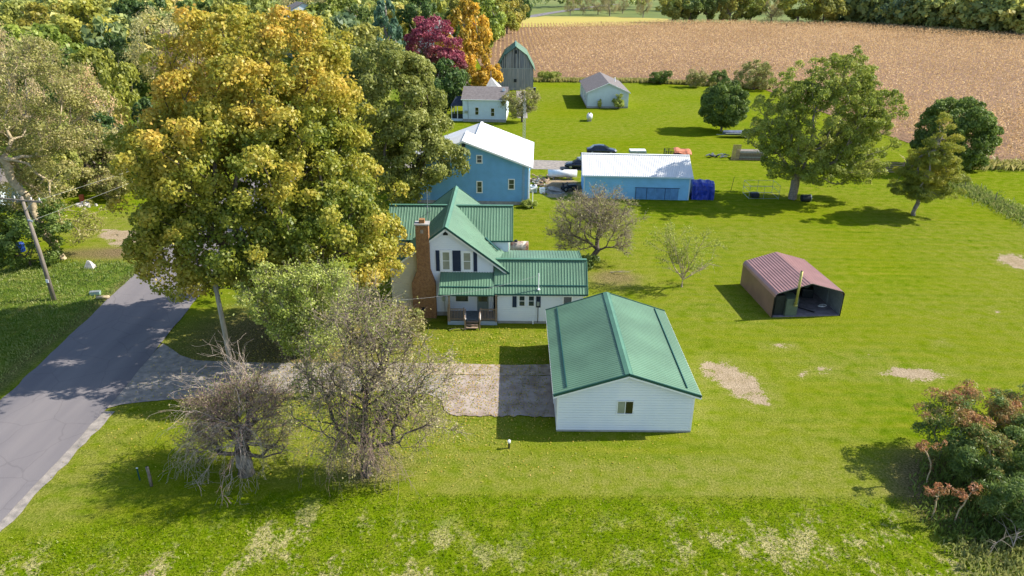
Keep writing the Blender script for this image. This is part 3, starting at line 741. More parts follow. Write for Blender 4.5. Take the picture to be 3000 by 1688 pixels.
# ------------------------------------------------------------------ the garage
def garage():
    t = thing('garage', 'white sided garage with ribbed green metal roof, nearest building on the lawn', 'garage', (6.93, 42.3, 0))
    o = (6.93, 42.3, 0)
    x0, x1, y0, y1, ze, zr, xr = 2.83, 11.03, 36.8, 47.9, 2.66, 4.2, 6.95
    mb = MB(o); mb.prism([(x0 + .03, 0), (x1 - .03, 0), (x1 - .03, ze), (xr, zr - .06), (x0 + .03, ze)], y0 + .03, y1 - .03)
    w = mb.build('wall', M['white_siding'], t); fix_normals(w)
    g = (zr - .08 - ze) ; L = x1 - x0
    siding(t, (x0, y0), (x1, y0), .12, [(0, ze + .02), (xr - x0, zr - .08), (L, ze + .02)], M['white_siding'], .18, o)
    siding(t, (x0, y1), (x0, y0), .12, ze, M['white_siding'], .18, o)
    siding(t, (x1, y0), (x1, y1), .12, ze, M['white_siding'], .18, o)
    siding(t, (x1, y1), (x0, y1), .12, [(0, ze), (L / 2, zr - .08), (L, ze)], M['white_siding'], .18, o)
    for x in (x0, x1):
        c = MB(o); c.box(x - .05, x + .05, y0 - .035, y0 + .06, .1, ze); c.build('corner_board', M['white_trim'], t)
    c = MB(o); c.box(x0 - .03, x1 + .03, y0 - .03, y1 + .03, -.05, .12); c.build('foundation', M['concrete'], t)
    # roof
    ex0, ex1, ry0, ry1, ez, rz = 2.52, 11.38, 36.52, 48.15, 2.77, 4.24
    for e, s in ((ex0, 1), (ex1, -1)):
        T = Vector((xr - e, 0, rz - ez)); W = T.length
        O = Vector((e, ry0, ez)); slope(t, O, (0, 1, 0), T, ry1 - ry0, W, M['green_metal'], o, thick=.10)
        g = MB(o); a = O + T.normalized() * 0.88; N = Vector((-T.z * s, 0, abs(T.x))).normalized()
        g.beam(a + Vector((0, .35, 0)) + N * .06, a + Vector((0, ry1 - ry0 - .2, 0)) + N * .06, .05, .08, N); g.build('snow_guard', M['green_trim'], t)
        f = MB(o); f.beam(O + Vector((0, -.035, -.03)), O + T + Vector((0, -.035, -.03)), .05, .17, (0, 0, 1)); f.build('rake_trim', M['green_trim'], t)
        f = MB(o); f.beam(O + Vector((0, ry1 - ry0 + .035, -.03)), O + T + Vector((0, ry1 - ry0 + .035, -.03)), .05, .17, (0, 0, 1)); f.build('rake_trim', M['green_trim'], t)
        f = MB(o); f.beam(O + Vector((0, -.03, -.17)), O + T + Vector((0, -.03, -.17)), .035, .12, (0, 0, 1)); f.build('fascia', M['white_trim'], t)
        f = MB(o); f.box(e - .02 if s > 0 else e - .0, e + .0 if s > 0 else e + .02, ry0, ry1, ez - .14, ez - .005); f.build('eave_trim', M['white_trim'], t)
    c = MB(o)
    for s in (-1, 1):
        T = Vector((s * 1, 0, -.332)).normalized(); N = Vector((s * .332, 0, 1)).normalized()
        p = Vector((xr, ry0 - .02, rz + .045)); c.hexa([p, p + T * .24, p + T * .24 + Vector((0, ry1 - ry0 + .04, 0)), p + Vector((0, ry1 - ry0 + .04, 0)), p + N * .02, p + T * .24 + N * .02, p + T * .24 + N * .02 + Vector((0, ry1 - ry0 + .04, 0)), p + N * .02 + Vector((0, ry1 - ry0 + .04, 0))])
        q = p + T * .235; c.beam(q + N * .005, q + Vector((0, ry1 - ry0 + .04, 0)) + N * .005, .03, .05, N)
    k = c.build('ridge_cap', M['green_cap'], t); fix_normals(k)
    window(t, 6.46, 1.34, 2.2, .92, (0, y0 - .022, 0), (1, 0, 0), (0, -1, 0), ['glass_blind', 'glass_dark'], rail=False, mull=1, off=o, fw=.05)
    # big door and side door facing the drive
    d = MB(o); d.box(x0 - .06, x0 + .01, 39.6, 42.4, .1, 2.3); dd = d.build('garage_door', M['white_trim'], t)
    for k in range(4):
        e = MB(o); e.box(x0 - .075, x0 - .061, 39.65, 42.35, .14 + k * .54, .14 + k * .54 + .5); e.build('door_section', M['white_siding'], dd)
    return t
garage()

# ------------------------------------------------------------------ the farmhouse
def farmhouse():
    o = (-3.0, 56.0, 0)
    t = thing('farmhouse', 'white farmhouse with green metal gabled roofs and a brick chimney', 'house', o)
    xr, xe0, xe1, ze, zr = -5.2, -10.2, -0.2, 3.92, 7.74
    k = (zr - ze) / (xe1 - xr)
    # main body: gable front
    wl, wr, y0, y1 = -9.7, -1.5, 52.8, 63.5
    zz = lambda x: zr - k * abs(x - xr) - .12
    mb = MB(o); mb.prism([(wl + .03, .0), (wr - .03, 0), (wr - .03, zz(wr)), (xr, zz(xr) - .03), (wl + .03, zz(wl))], y0 + .02, y1); w = mb.build('wall', M['white_siding'], t); fix_normals(w)
    cx = -7.05
    siding(t, (cx, y0), (wr, y0), .35, [(0, zz(cx)), (xr - cx, zz(xr)), (wr - cx, zz(wr))], M['white_siding'], .17, o)
    siding(t, (wl, y0), (cx, y0), .35, [(0, zz(wl)), (cx - wl, zz(cx))], M['bounce_tinted_siding'], .13, o, 'bounce_tinted_siding')  # same gable wall left of the chimney, maple's bounced light in its colour
    siding(t, (wr, y0), (wr, y1), .35, zz(wr), M['white_siding'], .17, o)
    siding(t, (wl, y1), (wl, y0), .35, zz(wl), M['white_siding'], .17, o)
    c = MB(o); c.box(wl - .03, wr + .03, y0 - .03, y1 + .03, -.05, .35); c.build('foundation', M['concrete'], t)
    ry0, ry1 = 52.45, 63.85
    for e, s in ((xe0, 1), (xe1, -1)):
        T = Vector((xr - e, 0, zr - ze)); O = Vector((e, ry0, ze))
        slope(t, O, (0, 1, 0), T, ry1 - ry0, T.length, M['green_metal'], o, thick=.10)
        for yy in (ry0 - .035, ry1 + .035):
            f = MB(o); a = Vector((e, yy, ze - .03)); f.beam(a, a + T, .05, .16, (0, 0, 1)); f.build('rake_trim', M['green_trim'], t)
        f = MB(o); a = Vector((e, ry0 + .03, ze - .20)); f.beam(a, a + T, .06, .18, (0, 0, 1)); f.build('fascia', M['white_trim'], t)
    # soffit under the front overhang
    c = MB(o)
    for s in (-1, 1):
        T = Vector((s * 5.0, 0, -5.0 * k)); c.hexa([Vector((xr, ry0, zr - .135)), Vector((xr, ry0, zr - .135)) + T, Vector((xr, y0, zr - .135)) + T, Vector((xr, y0, zr - .135)), Vector((xr, ry0, zr - .115)), Vector((xr, ry0, zr - .115)) + T, Vector((xr, y0, zr - .115)) + T, Vector((xr, y0, zr - .115))])
    f = c.build('soffit', M['white_trim'], t); fix_normals(f)
    c = MB(o)
    for s in (-1, 1):
        T = Vector((s, 0, -k)).normalized(); N = Vector((s * k, 0, 1)).normalized(); p = Vector((xr, ry0 - .03, zr + .05)); D = Vector((0, ry1 - ry0 + .06, 0))
        c.hexa([p, p + T * .26, p + T * .26 + D, p + D, p + N * .02, p + T * .26 + N * .02, p + T * .26 + N * .02 + D, p + N * .02 + D])
        c.beam(p + T * .25 + N * .005, p + T * .25 + N * .005 + D, .03, .05, N)
    f = c.build('ridge_cap', M['green_cap'], t); fix_normals(f)
    # cross wing behind
    cz, cy, ce, ces = 7.42, 59.0, 5.35, 56.0
    for s in (1, -1):
        T = Vector((0, (cy - ces) * s, cz - ce)); y = ces if s > 0 else 2 * cy - ces
        slope(t, Vector((-10.5, y, ce)), (1, 0, 0), T, 10.5, T.length, M['green_metal'], o, thick=.12)
        for xx in (-10.53, .03):
            f = MB(o); a = Vector((xx, y, ce - .03)); f.beam(a, a + T, .05, .17, (0, 0, 1)); f.build('rake_trim', M['green_cap'], t)
    f = MB(o); f.beam((-10.55, cy, cz + .05), (.06, cy, cz + .05), .30, .06); f.build('ridge_cap', M['green_cap'], t)
    f = MB(o); f.beam((-10.5, ces - .02, ce - .05), (0, ces - .02, ce - .05), .05, .12); f.build('eave_trim', M['green_trim'], t)
    mb = MB(o); mb.prism([(56.3, 0), (61.7, 0), (61.7, 5.3), (59, 7.2), (56.3, 5.3)], -10.1, -.35, 'x'); w = mb.build('wall', M['white_siding'], t); fix_normals(w)
    siding(t, (-10.1, 56.28), (-.35, 56.28), .3, 5.35, M['white_siding'], .17, o)
    siding(t, (-.33, 56.3), (-.33, 61.7), .3, [(0, 5.3), (2.7, 7.2), (5.4, 5.3)], M['white_siding'], .17, o)
    # dark vent pipe boot where the slopes meet
    f = MB(o); f.beam((-2.25, 56.0, 5.62), (-1.15, 55.1, 4.85), .12, .10); f.build('valley_flashing', M['green_trim'], t)
    # right wing
    mb = MB(o); mb.prism([(51.52, 0), (56.3, 0), (56.3, 4.0), (53.4, 4.55), (51.52, 2.75)], -1.08, 5.58, 'x'); w = mb.build('wall', M['white_siding'], t); fix_normals(w)
    siding(t, (-1.1, 51.5), (5.6, 51.5), .2, 2.78, M['white_siding'], .17, o)
    siding(t, (5.6, 51.5), (5.6, 56.3), .2, [(0, 2.75), (1.9, 4.5), (4.8, 4.0)], M['white_siding'], .17, o)
    siding(t, (-1.1, 52.8), (-1.1, 51.5), .2, 2.8, M['white_siding'], .17, o)
    for x in (-1.1, 5.6):
        c = MB(o); c.box(x - .05, x + .05, 51.46, 51.56, .15, 2.7); c.build('corner_board', M['white_trim'], t)
    c = MB(o); c.box(-1.14, 5.64, 51.46, 56.33, -.05, .2); c.build('foundation', M['concrete'], t)
    T = Vector((0, 2.2, 2.0)); O = Vector((-1.42, 51.15, 2.72))
    slope(t, O, (1, 0, 0), T, 7.35, T.length, M['green_metal'], o, thick=.12)
    N = Vector((0, -2.0, 2.2)).normalized(); a = O + T.normalized() * .72 + N * .055
    f = MB(o); f.beam(a + Vector((.05, 0, 0)), a + Vector((7.3, 0, 0)), .06, .08, N); f.build('snow_guard', M['green_trim'], t)
    f = MB(o); f.beam((-1.45, 51.12, 2.66), (5.95, 51.12, 2.66), .06, .12); f.build('eave_trim', M['green_trim'], t)
    f = MB(o); f.box(-1.0, 5.85, 51.17, 51.5, 2.52, 2.62); f.build('soffit', M['white_trim'], t)
    f = MB(o); f.beam((-1.3, 53.36, 4.79), (5.96, 53.36, 4.79), .30, .07); f.build('ridge_cap', M['green_cap'], t)
    f = MB(o); f.beam((5.96, 51.13, 2.68), (5.96, 53.36, 4.70), .05, .18); f.build('rake_trim', M['green_cap'], t)
    T = Vector((0, -3.3, .42)); slope(t, Vector((-.9, 56.75, 4.22)), (1, 0, 0), T, 6.5, T.length, M['green_metal'], o, thick=.12)
    f = MB(o); f.beam((5.63, 56.75, 4.2), (5.63, 53.5, 4.6), .05, .16); f.build('rake_trim', M['green_cap'], t)
    # porch roof
    T = Vector((0, 1.92, 1.13)); O = Vector((-5.72, 50.88, 2.73))
    slope(t, O, (1, 0, 0), T, 4.3, T.length, M['green_metal'], o, thick=.10, rib=.23)
    N = Vector((0, -1.13, 1.92)).normalized(); a = O + T.normalized() * .72 + N * .055
    f = MB(o); f.beam(a + Vector((.05, 0, 0)), a + Vector((4.2, 0, 0)), .06, .07, N); f.build('snow_guard', M['green_trim'], t)
    f = MB(o); f.beam((-5.74, 50.86, 2.68), (-1.42, 50.86, 2.68), .06, .11); f.build('eave_trim', M['green_trim'], t)
    for x in (-5.72, -1.44):
        f = MB(o); f.prism([(50.95, 2.62), (52.78, 2.62), (52.78, 3.75)], x, x + .04, 'x'); q = f.build('porch_cheek', M['green_trim'], t); fix_normals(q)
    f = MB(o); f.box(-5.0, -4.88, 51.02, 51.14, .3, 2.64); f.build('porch_post', M['deckwood'], t)
    f = MB(o); f.box(-1.3, -1.2, 51.02, 51.12, .3, 2.64); f.build('porch_post', M['deckwood'], t)
    # windows and shutters on the gable
    Y = y0 - .024
    for x0, x1, z0, z1 in ((-6.05, -5.76, 3.95, 5.7), (-4.72, -4.09, 3.95, 5.7), (-3.07, -2.78, 3.93, 5.62)):
        f = MB(o); f.box(x0, x1, Y - .045, Y, z0, z1); sh = f.build('shutter', M['navy'], t)
        for kk in range(2):
            g = MB(o); g.box(x0 + .05, x1 - .05, Y - .055, Y - .046, z0 + .08 + kk * .86, z0 + .08 + kk * .86 + .72); g.build('louvre_panel', M['navy'], sh)
    window(t, -5.5, 4.1, 5.55, .52, (0, Y, 0), (1, 0, 0), (0, -1, 0), 'glass_blind', fw=.2, off=o)
    window(t, -3.84, 4.1, 5.5, .52, (0, Y, 0), (1, 0, 0), (0, -1, 0), 'glass_blind', fw=.2, off=o)
    f = MB(o); f.prism([(-5.42, 6.97), (-5.04, 6.97), (-5.04, 7.1), (-5.23, 7.28), (-5.42, 7.1)], Y - .03, Y); q = f.build('attic_vent', M['dark_plastic'], t); fix_normals(q)
    window(t, -4.55, 1.3, 2.3, 1.0, (0, Y, 0), (1, 0, 0), (0, -1, 0), 'glass', rail=False, fw=.09, off=o)
    f = MB(o); f.box(-2.82, -1.9, Y - .05, Y, .42, 2.45); dr = f.build('door', M['grey_door'], t)
    f = MB(o); f.box(-2.72, -2.0, Y - .06, Y - .051, 1.3, 2.3); f.build('door_glass', M['glass'], dr)
    f = MB(o); f.tube([(-2.06, Y - .1, 1.2), (-2.06, Y - .051, 1.2)], .03, 8); f.build('handle', M['chrome'], dr)
    f = MB(o); f.box(-2.93, -2.83, Y - .04, Y, .42, 2.55); f.box(-1.89, -1.79, Y - .04, Y, .42, 2.55); f.build('door_frame', M['white_trim'], t)
    f = MB(o); f.box(-5.62, -5.4, Y - .14, Y, 1.35, 1.7); mt = f.build('electric_meter', M['galv'], t)
    f = MB(o); f.tube([(-5.45, Y - .04, .4), (-5.47, Y - .04, 1.35)], .025, 6); f.build('conduit', M['galv'], mt)
    # wing windows
    Y = 51.5 - .024
    for x0, x1 in ((.04, .37), (1.92, 2.28)):
        f = MB(o); f.box(x0, x1, Y - .04, Y, 1.42, 2.45); sh = f.build('shutter', M['navy'], t)
        g = MB(o); g.box(x0 + .05, x1 - .05, Y - .05, Y - .041, 1.5, 2.37); g.build('louvre_panel', M['navy'], sh)
    window(t, .6, 1.56, 2.4, .4, (0, Y, 0), (1, 0, 0), (0, -1, 0), 'glass', fw=.08, off=o)
    window(t, 1.34, 1.56, 2.4, .4, (0, Y, 0), (1, 0, 0), (0, -1, 0), 'glass', fw=.08, off=o)
    window(t, 4.1, 1.45, 2.36, .62, (0, Y, 0), (1, 0, 0), (0, -1, 0), 'glass', fw=.1, rail=False, off=o)
    # service mast, meter pipe
    f = MB(o); f.tube([(2.08, 51.42, .1), (2.08, 51.42, 2.6)], .028, 8); ma = f.build('service_pipe', M['black_trim'], t)
    f = MB(o); f.tube([(2.08, 51.42, 2.6), (2.08, 51.42, 3.02)], .03, 8); f.tube([(2.08, 51.42, 3.02), (2.08, 51.42, 4.35)], .035, 8); f.build('service_mast', M['white_trim'], t)
    f = MB(o); f.tube([(2.08, 51.42, 3.0), (2.08, 51.42, 3.12)], [.14, .05], 10); f.build('mast_boot', M['white_trim'], t)
    f = MB(o); f.box(1.98, 2.18, 51.33, 51.46, 1.6, 1.95); f.build('meter_box', M['galv'], t)
    f = MB(o); f.tube([(1.7, 51.36, .0), (1.7, 51.36, .3)], .05, 8); f.build('drain_pipe', M['white_trim'], t)
    # brick chimney
    ch = MB(o)
    prof = [(-7.97, -6.12, 0), (-7.97, -6.12, 3.05), (-7.86, -6.22, 3.3), (-7.5, -6.5, 4.15), (-7.48, -6.5, 7.95)]
    def X(z):
        zs = [p[2] for p in prof]; return np.interp(z, zs, [p[0] for p in prof]), np.interp(z, zs, [p[1] for p in prof])
    yf, yb = 52.22, 52.80
    core = MB(o)
    for a, b in zip(prof, prof[1:]):
        q = .012; yb2 = 52.92 if b[2] > 4.2 else 52.80
        core.hexa([(a[0] + q, yf + q, a[2]), (a[1] - q, yf + q, a[2]), (a[1] - q, yb2, a[2]), (a[0] + q, yb2, a[2]), (b[0] + q, yf + q, b[2]), (b[1] - q, yf + q, b[2]), (b[1] - q, yb2, b[2]), (b[0] + q, yb2, b[2])])
    co = core.build('chimney', M['mortar'], t); fix_normals(co)
    bk = MB(o); rr = random.Random(3); z = .02; row = 0
    while z < 7.9:
        xa, xb = X(z + .03); bl = .205; offs = bl / 2 * (row % 2); x = xa - offs
        ybk = 52.8 if z < 4.2 else 52.92
        while x < xb - .02:
            a = max(x + .006, xa); b = min(x + bl - .006, xb)
            if b - a > .03: bk.box(a, b, yf - .008 + rr.uniform(-.004, .004), yf + .02, z + .005, z + .068)
            x += bl
        for side, xx in ((-1, xa), (1, xb)):
            y = yf - offs + .02
            while y < ybk - .02:
                a = max(y, yf + .021); b = min(y + bl - .012, ybk)
                if b - a > .03: bk.box(xx - .02 if side > 0 else xx - .008, xx + .008 if side > 0 else xx + .02, a, b, z + .005, z + .068)
                y += bl
        z += .075; row += 1
    b = bk.build('brick', M['brick'], co); b['kind'] = 'stuff'
    f = MB(o); f.box(-7.56, -6.42, 52.14, 53.0, 7.95, 8.06); f.build('chimney_cap', M['concrete'], co)
    f = MB(o); f.box(-7.2, -6.78, 52.36, 52.78, 8.06, 8.36); f.build('flue', M['brick'], co)
    f = MB(o); f.box(-7.3, -7.02, yf - .025, yf - .012, .72, 1.0); f.build('ash_door', M['dark_plastic'], co)
    f = MB(o); f.box(-7.12, -6.87, yf - .022, yf - .012, 7.3, 7.6); f.build('patch', M['slab'], co)
    # deck
    f = MB(o); f.box(-5.1, -1.17, 51.12, 52.75, .38, .45); dk = f.build('deck', M['deck_floor'], t)
    for xa, xb in ((-5.1, -3.75), (-2.5, -1.17)):
        f = MB(o); f.box(xa, xb, 51.08, 51.12, .0, .34); f.build('skirting', M['deck_skirt'], dk)
        f = MB(o); f.box(xa, xb, 51.07, 51.14, 1.36, 1.42); f.box(xa, xb, 51.07, 51.12, .5, .56)
        for xx in np.arange(xa + .05, xb - .04, .12): f.box(xx, xx + .035, 51.085, 51.115, .4, 1.36)
        for xx in (xa, xb - .09): f.box(xx, xx + .09, 51.05, 51.14, .34, 1.5)
        f.build('railing', M['deckwood'], dk)
    f = MB(o); f.box(-5.1, -5.04, 51.1, 52.7, 1.36, 1.42); f.box(-5.1, -5.05, 51.1, 52.7, .5, .56)
    for yy in np.arange(51.2, 52.7, .12): f.box(-5.09, -5.06, yy, yy + .035, .4, 1.36)
    f.build('railing', M['deckwood'], dk)
    for q in range(3):
        f = MB(o); f.box(-3.6, -2.65, 50.25 + q * .28, 50.5 + q * .28, .10 + q * .12, .15 + q * .12); f.build('step', M['deckwood'], dk)
    for xx in (-3.72, -2.56):
        f = MB(o); f.box(xx, xx + .09, 50.2, 50.29, 0, .95); f.build('newel_post', M['deckwood'], dk)
        f = MB(o); f.beam((xx + .045, 50.22, .98), (xx + .045, 51.1, 1.4), .1, .05); f.build('handrail', M['deckwood'], dk)
        f = MB(o); f.tube([(xx + .045, 50.55, .75), (xx + .045, 50.85, 1.2)], .07, 8); f.build('white_wrap', M['white_trim'], dk)
    return t
farmhouse()

# antenna mast beside the farmhouse roof
def antenna():
    t = thing('antenna_mast', 'rusty television antenna mast behind the chimney of the white farmhouse', 'antenna', (-7.0, 56.2, 6.3))
    f = MB(); f.tube([(0, 0, 0), (.05, 0, 3.3)], .03, 6); f.build('pole', M['galv'], t)
    f = MB()
    for k in range(9): f.tube([(-.22, 0, 1.9 + k * .15), (.3, .05, 1.92 + k * .15)], .012, 5)
    f.build('cross_bar', M['galv'], t)
    f = MB(); f.tube([(-.6, -.1, .95), (.35, -.1, 1.6)], .02, 5); f.build('boom', M['wire'], t)
antenna()

# ------------------------------------------------------------------ carport with outdoor stove
def carport():
    t = thing('carport', 'maroon ribbed metal carport with an open front, alone on the right lawn', 'carport', (21.29, 52.87, 0), 0.08)
    W, L, ze, zr = 5.87, 6.88, 2.05, 3.0
    prof = [(0, 0), (0, 1.85), (.05, 2.06), (.18, 2.2), (W / 2, zr), (W - .18, 2.2), (W - .05, 2.06), (W, 1.85), (W, 0)]
    # left and right side sheets, each a part
    for nm, a, b in (('side_panel', (0, 0), (0, 1.85)), ('side_panel', (W, 0), (W, 1.85))):
        n = 8
        for k in range(n):
            mb = MB(); z0 = k * 1.85 / n; z1 = z0 + 1.85 / n; s = -1 if a[0] == 0 else 1
            x = a[0]; mb.hexa([(x, 0, z0), (x + s * .015, 0, z0), (x + s * .015, L, z0), (x, L, z0), (x, 0, z1), (x + s * .012, 0, z1), (x + s * .012, L, z1), (x, L, z1)]) if s > 0 else mb.hexa([(x + s * .015, 0, z0), (x, 0, z0), (x, L, z0), (x + s * .015, L, z0), (x + s * .012, 0, z1), (x, 0, z1), (x, L, z1), (x + s * .012, L, z1)])
            q = mb.build('side_sheet', M['maroon_side'], t); fix_normals(q)
    # roof ribs run front to back
    def roof_half(s):
        pts = [(0, 1.85), (.05, 2.06), (.18, 2.2), (W / 2, zr)]
        if s < 0: pts = [(W - a, b) for a, b in pts]
        e = Vector((pts[2][0], 0, pts[2][1])); r = Vector((pts[3][0], 0, pts[3][1])); T = (r - e); n = 3
        N = Vector((-T.z, 0, T.x)).normalized();  N = N if N.z > 0 else -N
        for k in range(n):
            mb = MB(); lo = []; hi = []; m = 4
            for j in range(m):
                u = (k + j / m) / n; st = 1 / (m * n)
                for a, h in ((0, 0), (.25, 0), (.38, .035), (.62, .035), (.75, 0)):
                    p = e + T * (u + a * st) + N * (h + .005); lo.append(mb.pt(p + Vector((0, -.12, 0)))); hi.append(mb.pt(p + Vector((0, L + .1, 0))))
            p = e + T * ((k + 1) / n) + N * .005; lo.append(mb.pt(p + Vector((0, -.12, 0)))); hi.append(mb.pt(p + Vector((0, L + .1, 0))))
            for i in range(len(lo) - 1): mb.f.append([lo[i], lo[i + 1], hi[i + 1], hi[i]])
            mb.build('roof_panel', M['maroon'], t)
        mb = MB(); lo = []; hi = []
        for a, b in pts[:3]:
            lo.append(mb.pt((a, -.12, b + .005))); hi.append(mb.pt((a, L + .1, b + .005)))
        for i in range(2): mb.f.append([lo[i], lo[i + 1], hi[i + 1], hi[i]])
        mb.build('eave_bend', M['maroon'], t)
        mb = MB(); mb.hexa([e + Vector((0, -.1, -.03)), r + Vector((0, -.1, -.03)), r + Vector((0, L, -.03)), e + Vector((0, L, -.03)), e + Vector((0, -.1, 0)), r + Vector((0, -.1, 0)), r + Vector((0, L, 0)), e + Vector((0, L, 0))]); q = mb.build('roof_liner', M['galv'], t); fix_normals(q)
    roof_half(1); roof_half(-1)
    mb = MB(); mb.prism([(p[0] * .996 + .01, p[1] - .01) for p in prof], L - .03, L); q = mb.build('back_wall', M['galv'], t); fix_normals(q)
    mb = MB(); mb.box(W - .045, W - .015, .05, L - .05, .0, 1.85); mb.build('side_liner', M['galv'], t)
    mb = MB(); mb.box(.015, .045, .05, L - .05, .0, 1.85); mb.build('side_liner', M['dark_plastic'], t)
    for y in (-.06, L * .33, L * .66):
        mb = MB(); pp = [(a * .985 + .04, y, b - .04) for a, b in prof]; mb.tube(pp, .045, 6); mb.build('frame_hoop', M['black_trim'] if y < 0 else M['galv'], t)
    mb = MB(); mb.box(.05, W - .05, .0, L - .1, -.02, .05); mb.build('slab', mat('dusty_purple_grey_slab', (0.20, 0.17, 0.19), .95, .2, 2), t)
    # things inside
    s = thing('outdoor_stove', 'dark green wood stove cabinet with tall flue standing in the carport mouth', 'stove', (22.45, 53.05, 0.05), 0.08)
    f = MB(); f.box(0, 1.0, 0, 1.35, 0, 1.55); b = f.build('cabinet', M['stove_green'], s); bevel(b, .02)
    f = MB(); f.box(.12, .88, -.02, 0, .15, 1.2); f.build('door', M['stove_green'], s)
    f = MB(); f.box(-.85, -.05, .2, 1.5, 0, 1.75); q = f.build('lean_panel', M['dark_plastic'], s)
    f = MB(); f.tube([(.70, -.16, 1.12), (.70, -.16, 4.05)], .105, 12); p = f.build('flue', M['brass_pipe'], s, True)
    f = MB(); f.tube([(.70, -.16, 4.05), (.70, -.16, 4.07)], .085, 12); f.build('flue_mouth', M['black_trim'], p)
    f = MB(); f.tube([(.70, -.16, .98), (.70, -.16, 1.12)], .15, 12); f.tube([(.70, -.16, 1.2), (.70, .3, 1.2)], .09, 10); f.build('elbow', M['brass_pipe'], s, True)
    rr = random.Random(4)
    for k, (x, y, sx, sy, sz, lab) in enumerate(((24.6, 57.3, .8, .6, 1.0, 'dark barrel like junk stacked at the back of the carport'), (25.7, 57.0, 1.0, .9, 1.15, 'dark green covered heap at the back right of the carport'), (23.6, 56.4, .5, .5, .7, 'small dark crate behind the stove in the carport'))):
        j = thing('stored_junk', lab, 'junk', (x, y, .05), rr.uniform(-.3, .3))
        f = MB(); f.box(-sx / 2, sx / 2, -sy / 2, sy / 2, 0, sz * .75); q = f.build('box', M['dark_plastic'], j); bevel(q, .12, 3)
        f = MB(); f.tube([(-.2, 0, sz * .75), (.15, 0, sz)], [.2, .1], 7); f.build('bundle', M['stove_green'], j)
    j = thing('plank', 'long dark plank lying on the carport slab right of the stove', 'plank', (24.2, 54.6, .09), -.75)
    f = MB(); f.box(-1.3, 1.3, -.06, .06, 0, .04); f.build('board', M['black_trim'], j)
    j = thing('wire_bundle', 'pale tangled wire on the slab by the right wall of the carport', 'wire', (26.2, 54.9, .07))
    f = MB()
    for k in range(6): f.tube([(math.cos(a + k) * .3 + k * .03, math.sin(a + k) * .2, .03 + .02 * k) for a in np.linspace(0, 4, 7)], .012, 4)
    f.build('loops', M['white_trim'], j)
carport()

# ------------------------------------------------------------------ blue house
def blue_house():
    t = thing('blue_house', 'two storey bright blue sided house with a white metal roof', 'house', (-5.8, 83.3, 0), -.036)
    # local: ridge at x=0, right eave x=8.05 z 4.72, front y=0
    k = (7.69 - 4.72) / 8.05; wl, wr = -6.2, 7.65
    zf = lambda x: 7.69 - k * abs(x) - .1
    mb = MB(); mb.prism([(wl, 0), (wr, 0), (wr, zf(wr) - .1), (0, zf(0) - .1), (wl, zf(wl) - .1)], .03, 4.9); mb.prism([(wl, 0), (wr, 0), (wr, zf(wr) - .1), (1.15, 7.0), (wl, 7.0 - 7.35 * k)], 4.95, 13.0); w = mb.build('wall', M['blue_siding'], t); fix_normals(w)
    siding(t, (wl, 0), (wr, 0), .42, [(0, zf(wl)), (-wl, zf(0)), (wr - wl, zf(wr))], M['blue_siding'], .24, gap=.04)
    siding(t, (wr, 0), (wr, 13), .42, zf(wr), M['blue_siding'], .24, gap=.04)
    c = MB(); c.box(wl - .02, wr + .02, -.02, 13.02, -.05, .4); c.build('foundation', M['concrete'], t)
    c = MB(); c.box(wr - .05, wr + .05, -.05, .05, .3, zf(wr)); c.build('corner_board', M['white_trim'], t)
    T = Vector((-8.05, 0, 2.97)); slope(t, Vector((8.05, -.5, 4.72)), (0, 1, 0), T, 5.5, T.length, M['white_roof'], thick=.13, deckmat=M['white_trim'], rh=.012)
    slope(t, Vector((8.05, 5.0, 4.72)), (0, 1, 0), (-8.05, 0, 2.97), 8.2, (Vector((-6.9, 0, 2.55))).length, M['white_roof'], thick=.13, deckmat=M['white_trim'], rh=.012)
    T = Vector((6.6, 0, 6.6 * k)); slope(t, Vector((-6.6, -.5, 7.69 - 6.6 * k)), (0, 1, 0), T, 5.5, T.length, M['white_roof'], thick=.13, deckmat=M['white_trim'], rh=.012)
    T = Vector((7.75, 0, 7.75 * k)); slope(t, Vector((-6.6, 5.0, 7.265 - 7.75 * k)), (0, 1, 0), T, 8.2, T.length, M['white_roof'], thick=.13, deckmat=M['white_trim'], rh=.012)
    f = MB(); f.beam((0, -.5, 7.74), (0, 5.02, 7.74), .3, .06); f.build('ridge_cap', M['white_trim'], t)
    f = MB(); f.beam((1.15, 5.02, 7.32), (1.15, 13.2, 7.32), .3, .06); f.build('ridge_cap', M['white_trim'], t)
    for e, sg in ((8.05, -1), (-6.6, 1)):
        a = Vector((e, -.54, 7.69 - abs(e) * k - .05)); f = MB(); f.beam(a, Vector((0, -.54, 7.64)), .06, .2); f.build('rake_trim', M['white_trim'], t)
    f = MB(); f.box(8.05, 8.17, -.5, 13.2, 4.58, 4.70); f.build('gutter', M['white_trim'], t)
    f = MB(); f.tube([(7.95, -.15, 4.55), (7.8, -.12, 4.2), (7.75, -.12, .3)], .05, 6); f.build('downspout', M['white_trim'], t)
    for x, z0, z1, w_ in ((1.58, 5.12, 5.92, .52), (1.56, 1.52, 2.78, .52), (5.35, 2.0, 3.1, .58), (-1.5, 5.15, 5.9, .5)):
        window(t, x, z0, z1, w_, (0, -.024, 0), (1, 0, 0), (0, -1, 0), 'glass' if z0 > 4 or x > 3 else 'glass', fw=.11)
    f = MB(); f.box(-.2, .22, -.05, -.02, 6.9, 7.3); f.build('attic_vent', M['navy'], t)
    return t
blue_house()

